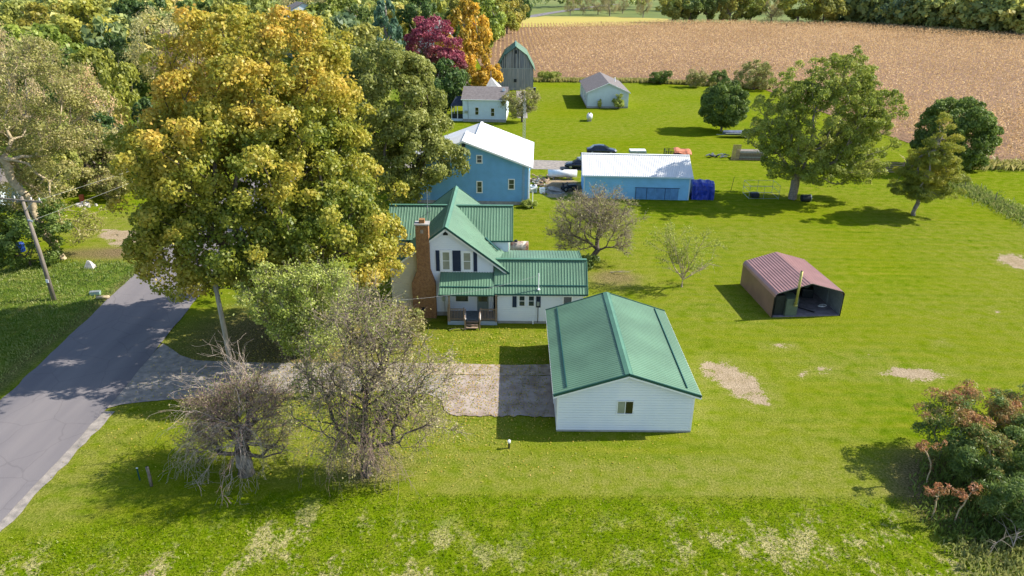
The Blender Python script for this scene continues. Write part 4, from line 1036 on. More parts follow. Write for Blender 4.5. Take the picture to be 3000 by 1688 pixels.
def lattice_tower(x, y, h, label):
    t = thing('antenna_tower', label, 'tower', (x, y, 0)); r = .16; A = [(r * math.cos(a), r * math.sin(a)) for a in (.5, 2.6, 4.7)]
    f = MB()
    for a in A: f.tube([(a[0], a[1], 0), (a[0], a[1], h)], .022, 5)
    f.build('leg', M['galv'], t)
    f = MB(); n = int(h / .35)
    for k in range(n):
        for i in range(3):
            a = A[i]; b = A[(i + 1) % 3]; f.tube([(a[0], a[1], k * .35), (b[0], b[1], (k + 1) * .35)], .011, 4, False)
    f.build('bracing', M['galv'], t)
    f = MB(); f.tube([(0, 0, h), (0, 0, h + 1.2)], .025, 5); f.build('mast', M['galv'], t)
lattice_tower(1.25, 82.95, 12.2, 'tall thin galvanised lattice tower at the right end of the blue house')

# ------------------------------------------------------------------ blue shop
def shop():
    t = thing('blue_shop', 'long low light blue shed with white metal roof and sliding doors', 'shed', (8.78, 86.07, 0), -.05)
    W, D, ze, zr = 12.92, 3.75, 2.98, 4.72
    mb = MB(); mb.prism([(.02, 0), (2 * D, 0), (2 * D, ze - .05), (D, zr - .15), (.02, ze - .05)], .02, W - .02, 'x'); w = mb.build('wall', M['blue_siding_light'], t); fix_normals(w)
    siding(t, (0, 0), (W, 0), .08, ze - .04, M['blue_siding_light'], .26, gap=.045)
    siding(t, (0, 2 * D), (0, 0), .08, [(0, ze), (D, zr - .12), (2 * D, ze)], M['blue_siding_light'], .26, gap=.045)
    siding(t, (W, 0), (W, 2 * D), .08, [(0, ze), (D, zr - .12), (2 * D, ze)], M['blue_siding_light'], .26, gap=.045)
    for x in (.03, W - .03):
        c = MB(); c.box(x - .07, x + .07, -.06, .02, .05, ze - .05); c.build('corner_board', M['pale_blue_trim'], t)
    T = Vector((0, D + .3, zr - ze)); slope(t, Vector((-.3, -.3, ze)), (1, 0, 0), T, W + .6, T.length, M['white_roof'], thick=.12, deckmat=M['pale_blue_trim'], rh=.035)
    T = Vector((0, -(D + .3), zr - ze)); slope(t, Vector((-.3, 2 * D + .3, ze)), (1, 0, 0), T, W + .6, T.length, M['white_roof'], thick=.12, deckmat=M['pale_blue_trim'], rh=.035)
    f = MB(); f.beam((-.32, D, zr + .04), (W + .32, D, zr + .04), .3, .05); f.build('ridge_cap', M['white_trim'], t)
    f = MB(); f.box(-.32, W + .32, -.36, -.3, ze - .16, ze + .005); f.build('fascia', M['pale_blue_trim'], t)
    f = MB(); f.box(6.3, 11.75, -.075, -.025, 1.48, 1.54); f.build('door_track', M['navy'], t)
    xs = [6.4, 7.75, 8.8, 10.0, 10.75, 11.65]
    for a, b in zip(xs, xs[1:]):
        f = MB(); f.box(a + .02, b - .02, -.07, -.026, .08, 1.47); f.build('sliding_door', M['blue_door'], t)
    for x in (6.4, 7.75, 10.0):
        f = MB(); f.box(x - .03, x + .03, -.085, -.07, .08, 1.5); f.build('door_edge', M['navy'], t)
    return t
shop()
def tarp_tent():
    t = thing('tarp_shelter', 'bright blue tarpaulin shelter tied against the right end of the blue shed', 'shelter', (22.15, 85.75, 0), -.05)
    n = 14; V = []; F = []; rr = np.random.default_rng(5); W, D, H = 2.75, 2.6, 2.2
    prof = [(0, 0, 0), (0, .02, .6), (0, 0, 1.2), (0, .03, 1.75), (0, .5, 2.05), (0, 1.2, 2.25), (0, 2.0, 2.1), (0, D, 1.7), (0, D, .9), (0, D, 0)]
    for i in range(n + 1):
        for p in prof:
            V.append((W * i / n, p[1] + rr.normal() * .04 + .06 * math.sin(i * 1.9), max(0, p[2] + rr.normal() * .03 + (.06 * math.sin(i * 1.3) if p[2] > 1 else 0) - .12 * (i / n) ** 2 * (p[2] > 1))))
    m = len(prof)
    for i in range(n):
        for j in range(m - 1): F.append([i * m + j, (i + 1) * m + j, (i + 1) * m + j + 1, i * m + j + 1])
    F.append([n * m + j for j in range(m)]); F.append([j for j in reversed(range(m))])
    me = bpy.data.meshes.new('tarp'); me.from_pydata(V, [], F); me.update(); q = link('tarp', me, M['tarp'], t); fix_normals(q)
    f = MB()
    for x in (0.1, W - .1): f.tube([(x, .1, 0), (x, .1, 1.85)], .04, 6)
    f.build('tent_pole', M['galv'], t)
tarp_tent()

# ------------------------------------------------------------------ far white house
def far_house():
    t = thing('white_cottage', 'small white sided house with grey shingle roof in front of the barn', 'house', (-9.37, 134.4, 0), -.06)
    W, D, ze, zr = 7.93, 3.9, 4.08, 5.85
    mb = MB(); mb.prism([(.02, 0), (2 * D, 0), (2 * D, ze - .05), (D, zr - .15), (.02, ze - .05)], .02, W - .02, 'x'); w = mb.build('wall', M['far_white'], t); fix_normals(w)
    siding(t, (0, 0), (W, 0), .5, ze - .03, M['far_white'], .32, gap=.05)
    siding(t, (W, 0), (W, 2 * D), .5, [(0, ze), (D, zr - .12), (2 * D, ze)], M['far_white'], .32, gap=.05)
    c = MB(); c.box(-.02, W + .02, -.04, 2 * D, -.05, .5); c.build('foundation', M['concrete'], t)
    for s in (1, -1):
        T = Vector((0, s * (D + .25), zr - ze)); y = -.25 if s > 0 else 2 * D + .25; p = Vector((-.25, y, ze)); q = Vector((W + .5, 0, 0)); N = Vector((0, -s * (zr - ze), D)).normalized()
        f = MB(); f.hexa([p - N * .1, p + q - N * .1, p + q + T - N * .1, p + T - N * .1, p, p + q, p + q + T, p + T]); r = f.build('roof', M['shingle'], t); fix_normals(r)
    f = MB(); f.box(-.27, W + .27, -.32, -.25, ze - .14, ze - .0); f.build('fascia', M['white_trim'], t)
    for x, z0, z1 in ((2.33, 1.3, 2.6), (5.25, 1.1, 2.5)):
        window(t, x, z0, z1, .6, (0, -.024, 0), (1, 0, 0), (0, -1, 0), 'glass_dark', fw=.07)
    f = MB(); f.box(.35, .95, -.2, -.025, 1.55, 2.0); f.build('air_unit', M['galv'], t)
    f = MB(); f.tube([(1.0, -.06, .5), (1.0, -.06, 3.8)], .04, 6); f.build('conduit', M['galv'], t)
    # side porch
    f = MB(); a = [(-2.35, .3, 2.75), (0, .3, 2.75), (0, 4.2, 2.75), (-2.35, 4.2, 2.75)]; b = [(-1.5, 1.6, 4.15), (0.0, 1.6, 4.15), (0, 3.2, 4.15), (-1.5, 3.2, 4.15)]
    f.hexa(a + b); r = f.build('porch_roof', M['shingle_dark'], t); fix_normals(r)
    f = MB(); f.box(-2.3, 0, .35, 4.1, 0, .42); f.build('porch_floor', M['far_white'], t)
    for x, y in ((-2.2, .4), (-2.2, 4.0), (-1.1, .4)):
        f = MB(); f.box(x, x + .12, y, y + .12, .4, 2.75); f.build('porch_post', M['white_trim'], t)
    f = MB(); f.box(-2.2, -.02, .5, .55, .42, 1.3); f.build('porch_screen', M['dark_plastic'], t)
    # rear hipped part behind the ridge
    f = MB(); f.hexa([(3.2, 7.8, 4.6), (6.4, 7.8, 4.6), (6.4, 12, 4.6), (3.2, 12, 4.6), (4.3, 9.6, 6.6), (4.5, 9.6, 6.6), (4.5, 10.4, 6.6), (4.3, 10.4, 6.6)]); r = f.build('rear_roof', mat('pale_shingle', (.42, .41, .38), .85, .12, 2), t); fix_normals(r)
    f = MB(); f.box(3.4, 6.2, 7.8, 11.8, 0, 4.6); f.build('rear_wall', M['far_white'], t)
    f = MB(); f.tube([(4.35, 10, 6.5), (4.35, 10, 7.9)], .04, 6); f.build('roof_pipe', M['galv'], t)
    d = thing('satellite_dish', 'white round satellite dish on the right end of the cottage roof', 'dish', (-1.75, 136.6, 5.0))
    f = MB(); f.tube([(0, 0, 0), (0, -.1, .45)], .03, 6); f.build('bracket', M['galv'], d)
    f = MB(); f.tube([(0, -.1, .5), (-.05, -.2, .54)], [.3, .34], 14); f.build('dish', M['white_trim'], d)
far_house()

# ------------------------------------------------------------------ gambrel barn
def barn():
    t = thing('gambrel_barn', 'weathered grey board barn with a green gambrel roof at the corn edge', 'barn', (.45, 173.0, 0))
    W = 4.15; ze = 4.6; kx, kz = 2.65, 7.85; zr = 9.75; D = 13.0
    ul = [(-W, ze), (-kx, kz - .1), (0, zr - .15), (kx, kz - .1), (W, ze)]
    mb = MB(); mb.prism([(-W + .02, 0), (W - .02, 0), (W - .02, ze), (kx - .05, kz - .15), (0, zr - .2), (-kx + .05, kz - .15), (-W + .02, ze)], .03, D); w = mb.build('wall', M['barnwood'], t); fix_normals(w)
    rr = random.Random(8)
    def top(x): return np.interp(x, [p[0] for p in ul], [p[1] for p in ul])
    n = 34; bw = 2 * W / n
    mats = [M['barnwood'], mat('dark_board', (.11, .115, .125), .9, .25, 2, stretch=(3, 3, .3)), mat('pale_board', (.33, .32, .30), .9, .2, 2, stretch=(3, 3, .3))]
    lows = [M['barnwood_low'], mats[2], M['barnwood_low']]
    for k in range(n):
        x0 = -W + k * bw + .012; x1 = x0 + bw - .024; o = rr.uniform(0, .02)
        f = MB(); f.hexa([(x0, -.05 - o, 4.85), (x1, -.05 - o, 4.85), (x1, .03, 4.85), (x0, .03, 4.85), (x0, -.05 - o, max(4.86, top(x0))), (x1, -.05 - o, max(4.86, top(x1))), (x1, .03, max(4.86, top(x1))), (x0, .03, max(4.86, top(x0)))])
        f.build('upper_board', rr.choice(mats), t)
        f = MB(); f.box(x0, x1, -.03 - o * .5, .03, .5 + rr.uniform(-.05, .05), 4.84); f.build('lower_board', rr.choice(lows), t)
    f = MB(); f.box(-W - .02, W + .02, -.08, -.05, 4.8, 4.9); f.build('ledge', M['galv'], t)
    c = MB(); c.box(-W - .03, W + .03, -.06, D, -.05, .5); c.build('foundation', M['concrete'], t)
    for x, z0, z1, w_ in ((-.42, 1.75, 2.5, .66), (-.33, 8.15, 8.95, .62)):
        f = MB(); f.box(x, x + w_, -.1, -.07, z0, z1); q = f.build('opening', M['dark_plastic'], t)
        f = MB(); f.box(x - .06, x, -.11, -.04, z0, z1); f.box(x + w_, x + w_ + .06, -.11, -.04, z0, z1); f.box(x - .06, x + w_ + .06, -.11, -.04, z1, z1 + .07); f.build('frame', M['barnwood_low'], q)
    for s in (1, -1):
        O = Vector((s * (W + .42), -.45, 4.35)); T = Vector((s * kx, 0, kz)) - Vector((O.x, 0, O.z)); slope(t, O, (0, 1, 0), T, D + .9, T.length, M['green_metal'], thick=.12)
        O = Vector((s * kx, -.45, kz)); T = Vector((0, 0, zr)) - Vector((O.x, 0, O.z)); slope(t, O, (0, 1, 0), T, D + .9, T.length, M['green_metal'], thick=.12)
    f = MB(); f.beam((0, -.5, zr + .04), (0, D + .5, zr + .04), .3, .06); f.build('ridge_cap', M['green_cap'], t)
barn()

# ------------------------------------------------------------------ pale ranch house
def ranch():
    t = thing('ranch_house', 'pale sided house with grey shingle gable roof by the corn field', 'house', (15.1, 149.7, 0))
    W, L, ze, zr = 8.4, 16.5, 3.15, 5.0
    mb = MB(); mb.prism([(0.02, 0), (W - .02, 0), (W - .02, ze), (W / 2, zr - .12), (0.02, ze)], .03, L); w = mb.build('wall', M['pale_siding'], t); fix_normals(w)
    siding(t, (0, 0), (W, 0), .35, [(0, ze), (W / 2, zr - .1), (W, ze)], M['pale_siding'], .2)
    siding(t, (0, L), (0, 0), .35, ze, M['pale_siding'], .2)
    c = MB(); c.box(-.02, W + .02, -.02, L + .02, -.05, .35); c.build('foundation', M['concrete'], t)
    for s, e in ((1, -.35), (-1, W + .35)):
        p = Vector((e, -.35, ze - .04)); T = Vector((W / 2 - e, 0, zr - ze + .08)); q = Vector((0, L + .7, 0)); N = Vector((-T.z, 0, T.x)).normalized(); N = N if N.z > 0 else -N
        f = MB(); f.hexa([p - N * .12, p + q - N * .12, p + q + T - N * .12, p + T - N * .12, p, p + q, p + q + T, p + T]); r = f.build('roof', M['shingle'], t); fix_normals(r)
        f = MB(); f.beam(p + Vector((0, -.03, -.05)), p + T + Vector((0, -.03, -.05)), .05, .16); f.build('fascia', M['white_trim'], t)
    for y in (2.0, 5.5, 9.0, 12.5):
        window(t, -y - 1.0, 1.1, 2.3, .9, (-.024, 0, 0), (0, -1, 0), (-1, 0, 0), 'glass', fw=.08)
    f = MB(); f.box(-.08, -.02, 7.2, 8.1, .35, 2.4); f.build('door', M['white_trim'], t)
    f = MB(); f.tube([(6.6, 9.0, 4.0), (6.6, 9.0, 4.9)], .12, 8); f.build('roof_vent', M['white_trim'], t)
ranch()

# hidden-away houses whose roofs show among the trees
def hut(label, x, y, z, rz, w=10, d=8, m='shingle'):
    t = thing('wood_house', label, 'house', (x, y, 0), rz)
    f = MB(); f.prism([(-w / 2, 0), (w / 2, 0), (w / 2, z - 2.4), (0, z - .15), (-w / 2, z - 2.4)], 0, d); q = f.build('wall', M['pale_siding'], t); fix_normals(q)
    for s in (1, -1):
        p = Vector((s * (w / 2 + .4), -.4, z - 2.6)); T = Vector((-s * (w / 2 + .4), 0, 2.6)); q = Vector((0, d + .8, 0)); f = MB(); f.hexa([p - Vector((0, 0, .15)), p + q - Vector((0, 0, .15)), p + q + T - Vector((0, 0, .15)), p + T - Vector((0, 0, .15)), p, p + q, p + q + T, p + T]); r = f.build('roof', M[m], t); fix_normals(r)
    window(t, -1.5, 2.2, 3.6, 1.2, (0, -.02, 0), (1, 0, 0), (0, -1, 0), 'glass_dark')
hut('pale grey gabled house roof peeking from the wood at the top, left of centre', -64.5, 235, 16.2, .5)
hut('small grey roof peak showing between the conifer and the orange tree', -25.5, 232, 11.6, -.3, 8, 7)

# ------------------------------------------------------------------ near trees
def patch3(P, s, ph=0.0):
    x, y, z = P[:, 0] / s + ph, P[:, 1] / s - ph, P[:, 2] / s
    return .5 + .25 * np.sin(x * 1.7 + 1.3 * np.sin(y * 1.1 + z)) + .25 * np.sin(z * 2.1 + 1.1 * np.sin(x * 1.3 - y))

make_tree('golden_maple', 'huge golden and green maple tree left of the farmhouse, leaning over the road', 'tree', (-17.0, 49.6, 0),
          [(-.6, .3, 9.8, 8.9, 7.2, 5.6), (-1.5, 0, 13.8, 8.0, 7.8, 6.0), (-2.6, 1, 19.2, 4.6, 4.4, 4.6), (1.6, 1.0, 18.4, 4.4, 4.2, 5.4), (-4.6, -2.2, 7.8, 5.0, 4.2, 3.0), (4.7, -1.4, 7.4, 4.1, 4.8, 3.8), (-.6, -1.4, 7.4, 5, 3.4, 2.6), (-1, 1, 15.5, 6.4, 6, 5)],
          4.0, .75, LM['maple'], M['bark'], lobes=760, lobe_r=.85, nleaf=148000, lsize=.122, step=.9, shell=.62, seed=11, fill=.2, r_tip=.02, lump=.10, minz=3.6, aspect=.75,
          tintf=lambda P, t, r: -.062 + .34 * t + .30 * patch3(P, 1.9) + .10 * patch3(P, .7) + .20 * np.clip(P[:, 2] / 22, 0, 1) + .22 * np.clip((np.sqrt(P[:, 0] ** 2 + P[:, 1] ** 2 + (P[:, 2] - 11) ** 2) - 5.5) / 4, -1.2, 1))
make_tree('olive_tree', 'tall dark olive tree between the golden maple and the blue house', 'tree', (-13.3, 80.5, 0),
          [(0, 0, 11, 5.4, 5, 7.2), (1.6, -.5, 6.5, 5.0, 4, 4.8), (-1.5, 0, 14.5, 3.9, 3.5, 3.8)], 3, .5, LM['dark_olive'], M['bark'], lobes=330, lobe_r=.95, nleaf=56000, lsize=.17, seed=12, shell=.7, r_tip=.02)
make_tree('leaning_tree', 'tall tan leaved tree with a pale leaning trunk behind the left utility pole', 'tree', (-43.5, 64.5, 0),
          [(-1, 2.5, 14, 6.2, 4.5, 5.6), (-4.5, 2.5, 7.5, 5, 4.5, 4.5), (1.6, 0.5, 5.5, 3.0, 3.0, 4.0), (0, 1, 17, 3.6, 3.4, 2.6)], 10.0, .42, LM['tan'], M['bark_tan'], lobes=260, lobe_r=.8, nleaf=36000, lsize=.11, seed=13, shell=.55, r_tip=.016, twigs=2500, fill=.3, lean=(-3.0, -.4), minz=1.0)
make_tree('ivy_bush', 'dark green leafy bush growing round the base of the leaning left tree', 'bush', (-45.5, 62.6, 0),
          [(0, 0, 2.6, 3.6, 2.2, 2.4), (2.6, .2, 3.8, 1.8, 1.6, 2.6), (-3.2, 0.6, 3.4, 2.4, 2, 2.4)], .6, .14, LM['deep'], M['bark'], lobes=60, lobe_r=.7, nleaf=12000, lsize=.13, seed=14,
          tintf=lambda P, t, r: t * .7 + .4 * patch3(P, 1.2))
make_tree('apple_tree', 'tangled old twiggy tree with few leaves, nearest the centre front', 'tree', (-8.0, 32.4, 0),
          [(.3, .6, 9.0, 2.5, 2.8, 2.5), (2.9, 0, 6.4, 2.3, 2.8, 2.0), (-2.0, .2, 5.6, 2.0, 2.6, 2.2), (0, -.4, 2.8, 2.6, 2.2, 2.3), (3.2, .3, 3.6, 1.9, 1.8, 1.5), (.6, 0, 6, 2, 2.6, 2.5), (-1.6, -.3, 1.7, 1.5, 1.4, 1.4), (1.6, -.3, 1.4, 1.6, 1.2, 1.1)], 2.0, .30, LM['crab'], M['bark_dark'], lobes=430, lobe_r=.42, nleaf=13000, lsize=.065, step=.35, shell=.25, seed=15,
          r_tip=.013, twigs=3000, fill=.6, droop=.35, spread=.9, twigmat=M['twig_tan'], tintf=lambda P, t, r: np.where(patch3(P, 1.5) > .6, t * .5, t * .6 + .35))
make_tree('pear_tree', 'fresh green topped tree behind the twiggy apple tree', 'tree', (-13.16, 40.4, 0),
          [(-1.2, 1.0, 6.8, 2.7, 2.2, 2.0), (1.4, 1.0, 7.6, 2.3, 2.0, 1.6), (.4, .2, 5.0, 2.8, 2, 1.8)], 2.3, .24, LM['light'], M['bark_grey'], lobes=220, lobe_r=.5, nleaf=26000, lsize=.08, step=.4, shell=.35, seed=16, r_tip=.010, twigs=2600, fill=.35, spread=.7)

def grow(out, p, d, L, r, depth, rng, droop, kids, seg=5, wig=.16):
    pts = [p.copy()]; q = p.copy(); dd = d.copy(); rs = [r]
    for i in range(seg):
        dd = unit(dd + rng.normal(size=3) * wig + np.array([0, 0, -droop * (i + 1) / seg]))
        q = q + dd * L / seg
        if q[2] < .12: q[2] = .12
        pts.append(q.copy()); rs.append(r * (1 - .75 * (i + 1) / seg))
    out.append((pts, rs))
    if depth > 0:
        for k in range(kids):
            i = rng.integers(1, seg + 1); dk = unit(unit(pts[min(i + 1, seg)] - pts[i - 1]) + rng.normal(size=3) * .55)
            grow(out, pts[i], dk, L * rng.uniform(.35, .6), rs[i] * .75 + .002, depth - 1, rng, droop, kids - 1, max(3, seg - 1), wig)

def branch_mesh(out, sides=4):
    P = []; par = []; r = []
    for pts, rs in out:
        b = len(P)
        for i, (p, q) in enumerate(zip(pts, rs)):
            P.append(p); par.append(b + i - 1 if i else -1); r.append(max(q, .005))
    P = np.array(P); par = np.array(par); r = np.array(r); root = par < 0
    par2 = np.where(root, np.arange(len(P)), par); V, F = branch_arrays(P, par2, r, sides)
    keep = ~root[1:] if True else None
    F = F.reshape(-1, sides, 4)[keep].reshape(-1, 4)
    return npmesh('branches', V, F, smooth=True)

def sapling():
    t = thing('sapling', 'small open fork trunked tree alone on the lawn behind the garage', 'tree', (15.25, 58.9, 0)); rng = np.random.default_rng(91); out = []
    f0 = np.array([.02, 0, .75])
    grow(out, np.array([0., 0, -.1]), np.array([0., 0, 1]), .9, .11, 0, rng, 0, 0, 3, .02)
    for d, L in (((-.62, .05, .8), 3.4), ((-.12, .1, 1), 2.9), ((.30, -.05, 1), 3.9), ((.95, .1, .62), 3.2), ((-.4, -.2, .9), 3.6)):
        grow(out, f0, unit(np.array(d)), L, .065, 2, rng, -.06, 7, 6, .10)
    link('trunk', branch_mesh(out, 5), M['bark_tan'], t)
    tips = np.array([p for pts, rs in out for p, r_ in zip(pts[2:], rs[2:]) if r_ < .022 and p[2] > 2.2]); n = 4600
    s_ = rng.choice(len(tips), n); P = tips[s_] + rng.normal(size=(n, 3)) * .13; V, F = leaf_quads(P, unit(rng.normal(size=(n, 3)) + [0, 0, .4]), np.full(n, .085) * rng.uniform(.6, 1.3, n), np.full(n, .03), rng)
    link('crown', npmesh('crown', V, F, tint=np.repeat(rng.random(n), 4)), LM['locust'], t)
sapling()

def dead_tree():
    t = make_tree('pruned_tree', 'half dead tree with pale drooping branches over a thick split stump', 'tree', (-14.9, 32.6, 0),
                  [(-1.2, .9, 3.4, 2.3, 2.2, 1.6), (1.2, 1.0, 3.5, 1.9, 2.0, 1.5), (-1.6, .6, 2.0, 1.8, 1.6, 1.3), (1.5, .4, 1.7, 1.7, 1.5, 1.2), (0, 1.2, 4.6, 1.5, 1.4, 1.3)], 1.6, .42, LM['crab'], M['bark_dark'], lobes=230, lobe_r=.35, nleaf=5200, lsize=.055, step=.35, shell=.2, seed=17,
                  r_tip=.011, twigs=2300, fill=.7, droop=.05, spread=1.0, twigmat=M['twig_pink'])
    rng = np.random.default_rng(21); out = []
    for k in range(22):
        a = rng.uniform(-3.1, .3) if k % 3 else rng.uniform(-3.5, -2.7); st = np.array([rng.normal() * .25, rng.normal() * .2, rng.uniform(2.0, 3.3)])
        grow(out, st, unit(np.array([math.cos(a), math.sin(a) * .8, .25])), rng.uniform(1.7, 3.2) + (1.0 if k % 3 == 0 else 0), .026, 2, rng, rng.uniform(.25, .6), 6, 7, .17)
    b = link('dead_branches', branch_mesh(out), M['bark_pale'], t); b['label'] = 'bleached leafless drooping branches'
    out = []
    for d, L in (((-.25, .5, 1), 3.9), ((-.1, .75, 1.0), 4.6), ((.45, .6, .9), 3.9), ((-.9, .4, .6), 3.6), ((.2, .8, 1.0), 4.2)):
        grow(out, np.array([0, .5, 3.4]), unit(np.array(d)), L, .032, 2, rng, -.02, 6, 6, .22)
    b = link('bare_leader', branch_mesh(out), M['bark_pale'], t)
    out = []
    for k in range(15):
        a = rng.uniform(0, 6.28); grow(out, np.array([.3 * math.cos(a), .5 + .3 * math.sin(a), rng.uniform(1.4, 3.2)]), unit(np.array([math.cos(a), math.sin(a) * .8, rng.uniform(.25, .9)])), rng.uniform(2.2, 3.2), .035, 3, rng, .06, 4, 5, .2)
    link('branches', branch_mesh(out), M['twig_pink'], t)
    f = MB(); f.tube([(0, 0, -.1), (-.05, .05, .5), (.05, 0, 1.3), (0, .05, 2.2)], [.62, .45, .40, .3], 9); f.tube([(.2, -.1, -.1), (.35, -.15, .7), (.2, -.1, 1.5)], [.3, .22, .12], 7)
    f.build('stump', M['bark_grey'], t, True)
dead_tree()
# hanging twigs of the apple tree
def hang():
    rng = np.random.default_rng(31); out = []
    for k in range(38):
        a = rng.uniform(-3.1, .3); st = np.array([rng.normal() * .9 + .4, rng.normal() * .5 - .2, rng.uniform(2.2, 7.0)])
        grow(out, st, unit(np.array([math.cos(a), math.sin(a), .1])), rng.uniform(2.0, 3.4), .022, 2, rng, .6, 5, 6, .16)
    root = [o for o in bpy.data.objects if o.name.startswith('apple_tree')][0]
    link('hanging_twigs', branch_mesh(out), M['twig_pink'], root)
    out = []
    for d, z in (((.7, .3, 1), 3.0), ((-.6, .2, 1), 2.8), ((.2, .6, 1), 5.5), ((-.3, -.4, .9), 5.0), ((.9, -.3, .7), 6.0), ((-.9, .3, .5), 3.2), ((.4, -.5, 1), 6.5), ((-.4, .4, 1), 6.8), ((1, .1, .25), 3.4), ((1, -.2, .45), 4.6), ((.9, .4, .9), 4.8), ((-.8, 0, .8), 4.2), ((.15, .1, 1), 5.5)):
        grow(out, np.array([.1, 0, z]), unit(np.array(d)), 3.9, .075, 3, rng, -.02, 5, 6, .16)
    link('limb', branch_mesh(out, 5), M['bark'], root)
hang()

make_tree('crabapple_tree', 'leaning round crabapple tree with brownish thin leaves behind the right wing of the farmhouse', 'tree', (7.3, 64.9, 0),
          [(.6, 0, 4.7, 4.1, 3.2, 2.4), (-1.6, 0, 2.7, 2.2, 2, 1.5), (3.0, -.3, 2.5, 1.2, 1.2, 1.8)], 1.3, .26, LM['crab'], M['bark_dark'], lobes=380, lobe_r=.4, nleaf=7500, lsize=.07, step=.35, shell=.25, seed=18, twigmat=M['twig_tan'], r_tip=.013, twigs=5200, fill=.5, droop=.1, lean=(1.0, 0), spread=.8)
make_tree('shrub', 'dark green shrub at the foot of the leaning crabapple tree', 'shrub', (6.9, 62.6, 0), [(0, 0, .9, 1.0, .8, .9)], .3, .05, LM['deep'], M['bark'], lobes=16, lobe_r=.35, nleaf=2500, lsize=.08, seed=19)
make_tree('shade_tree', 'large spreading green shade tree at the right behind the blue tarp shelter', 'tree', (34.94, 86.4, 0),
          [(2.6, 0, 11.3, 6.6, 5.6, 5.6), (4.2, 1, 15.6, 2.9, 2.8, 2.8), (-2.2, 0, 8.4, 4.6, 4.6, 4.0), (6.6, 0, 9.8, 4.4, 4.2, 5.0), (1.0, -1, 4.8, 6.2, 4.4, 2.3), (7.2, 0, 4.4, 3.4, 3, 2.4), (-2.5, 0, 11, 3.6, 3.6, 3.4), (2, 0, 9, 5.5, 4.5, 5)], 3.0, .55, LM['locust'], M['bark_grey'], lobes=760, lobe_r=.58, nleaf=90000, lsize=.122, step=.6, shell=.35, seed=22, r_tip=.018, fill=.25, minz=1.8, lump=.13,
          tintf=lambda P, t, r: t * .6 + .35 * patch3(P, 2.4) + .02 * (P[:, 2] - 8) * 0)
make_tree('round_tree', 'small dense round dark green tree left of the large shade tree', 'tree', (36.9, 127.7, 0), [(0, 0, 4.6, 3.7, 3.7, 3.6)], 1.5, .22, LM['deep'], M['bark_grey'], lobes=190, lobe_r=.8, nleaf=24000, lsize=.17, seed=23, shell=.75, lump=.04)
make_tree('maple_tree', 'dense dark green maple right of the shade tree, behind the yellowing pine', 'tree', (63.0, 101.6, 0), [(-.8, 0, 5.3, 4.9, 4.5, 4.6), (1.6, 0, 4.2, 3.4, 3.4, 3.6)], 1.5, .3, LM['deep'], M['bark_grey'], lobes=300, lobe_r=.8, nleaf=46000, lsize=.16, seed=24, shell=.78, lump=.04, tintf=lambda P, t, r: t * .75 + .15)
make_tree('pine_tree', 'yellow green pine with a bare lower trunk on the right lawn', 'tree', (46.9, 80.2, 0),
          [(.9, 0, 10.6, .9, .9, 1.2), (.9, 0, 8.6, 1.8, 1.7, 1.3), (.7, 0, 6.7, 2.7, 2.4, 1.2), (.8, 0, 4.9, 3.4, 3, 1.1), (.6, 0, 3.2, 3.6, 3.2, .9)], 9.6, .26, LM['pine'], M['bark_grey'], lobes=260, lobe_r=.62, nleaf=52000, lsize=.14, step=.5, seed=25, shell=.5, aspect=.22, lean=(.8, 0), flat=.5, r_tip=.02, fill=.1, tintf=lambda P, t, r: t * .5 + .5 * patch3(P, 1.6))
make_tree('yard_tree', 'thin half bare tree in front of the right end of the white cottage', 'tree', (1.6, 134.2, 0), [(-.8, 0, 3.4, 2.7, 2, 2.2), (1.2, 0, 3.8, 2.0, 2, 2.0)], 1.0, .2, LM['crab'], M['bark'], lobes=120, lobe_r=.6, nleaf=5000, lsize=.13, step=.5, seed=26, r_tip=.02, twigs=700)
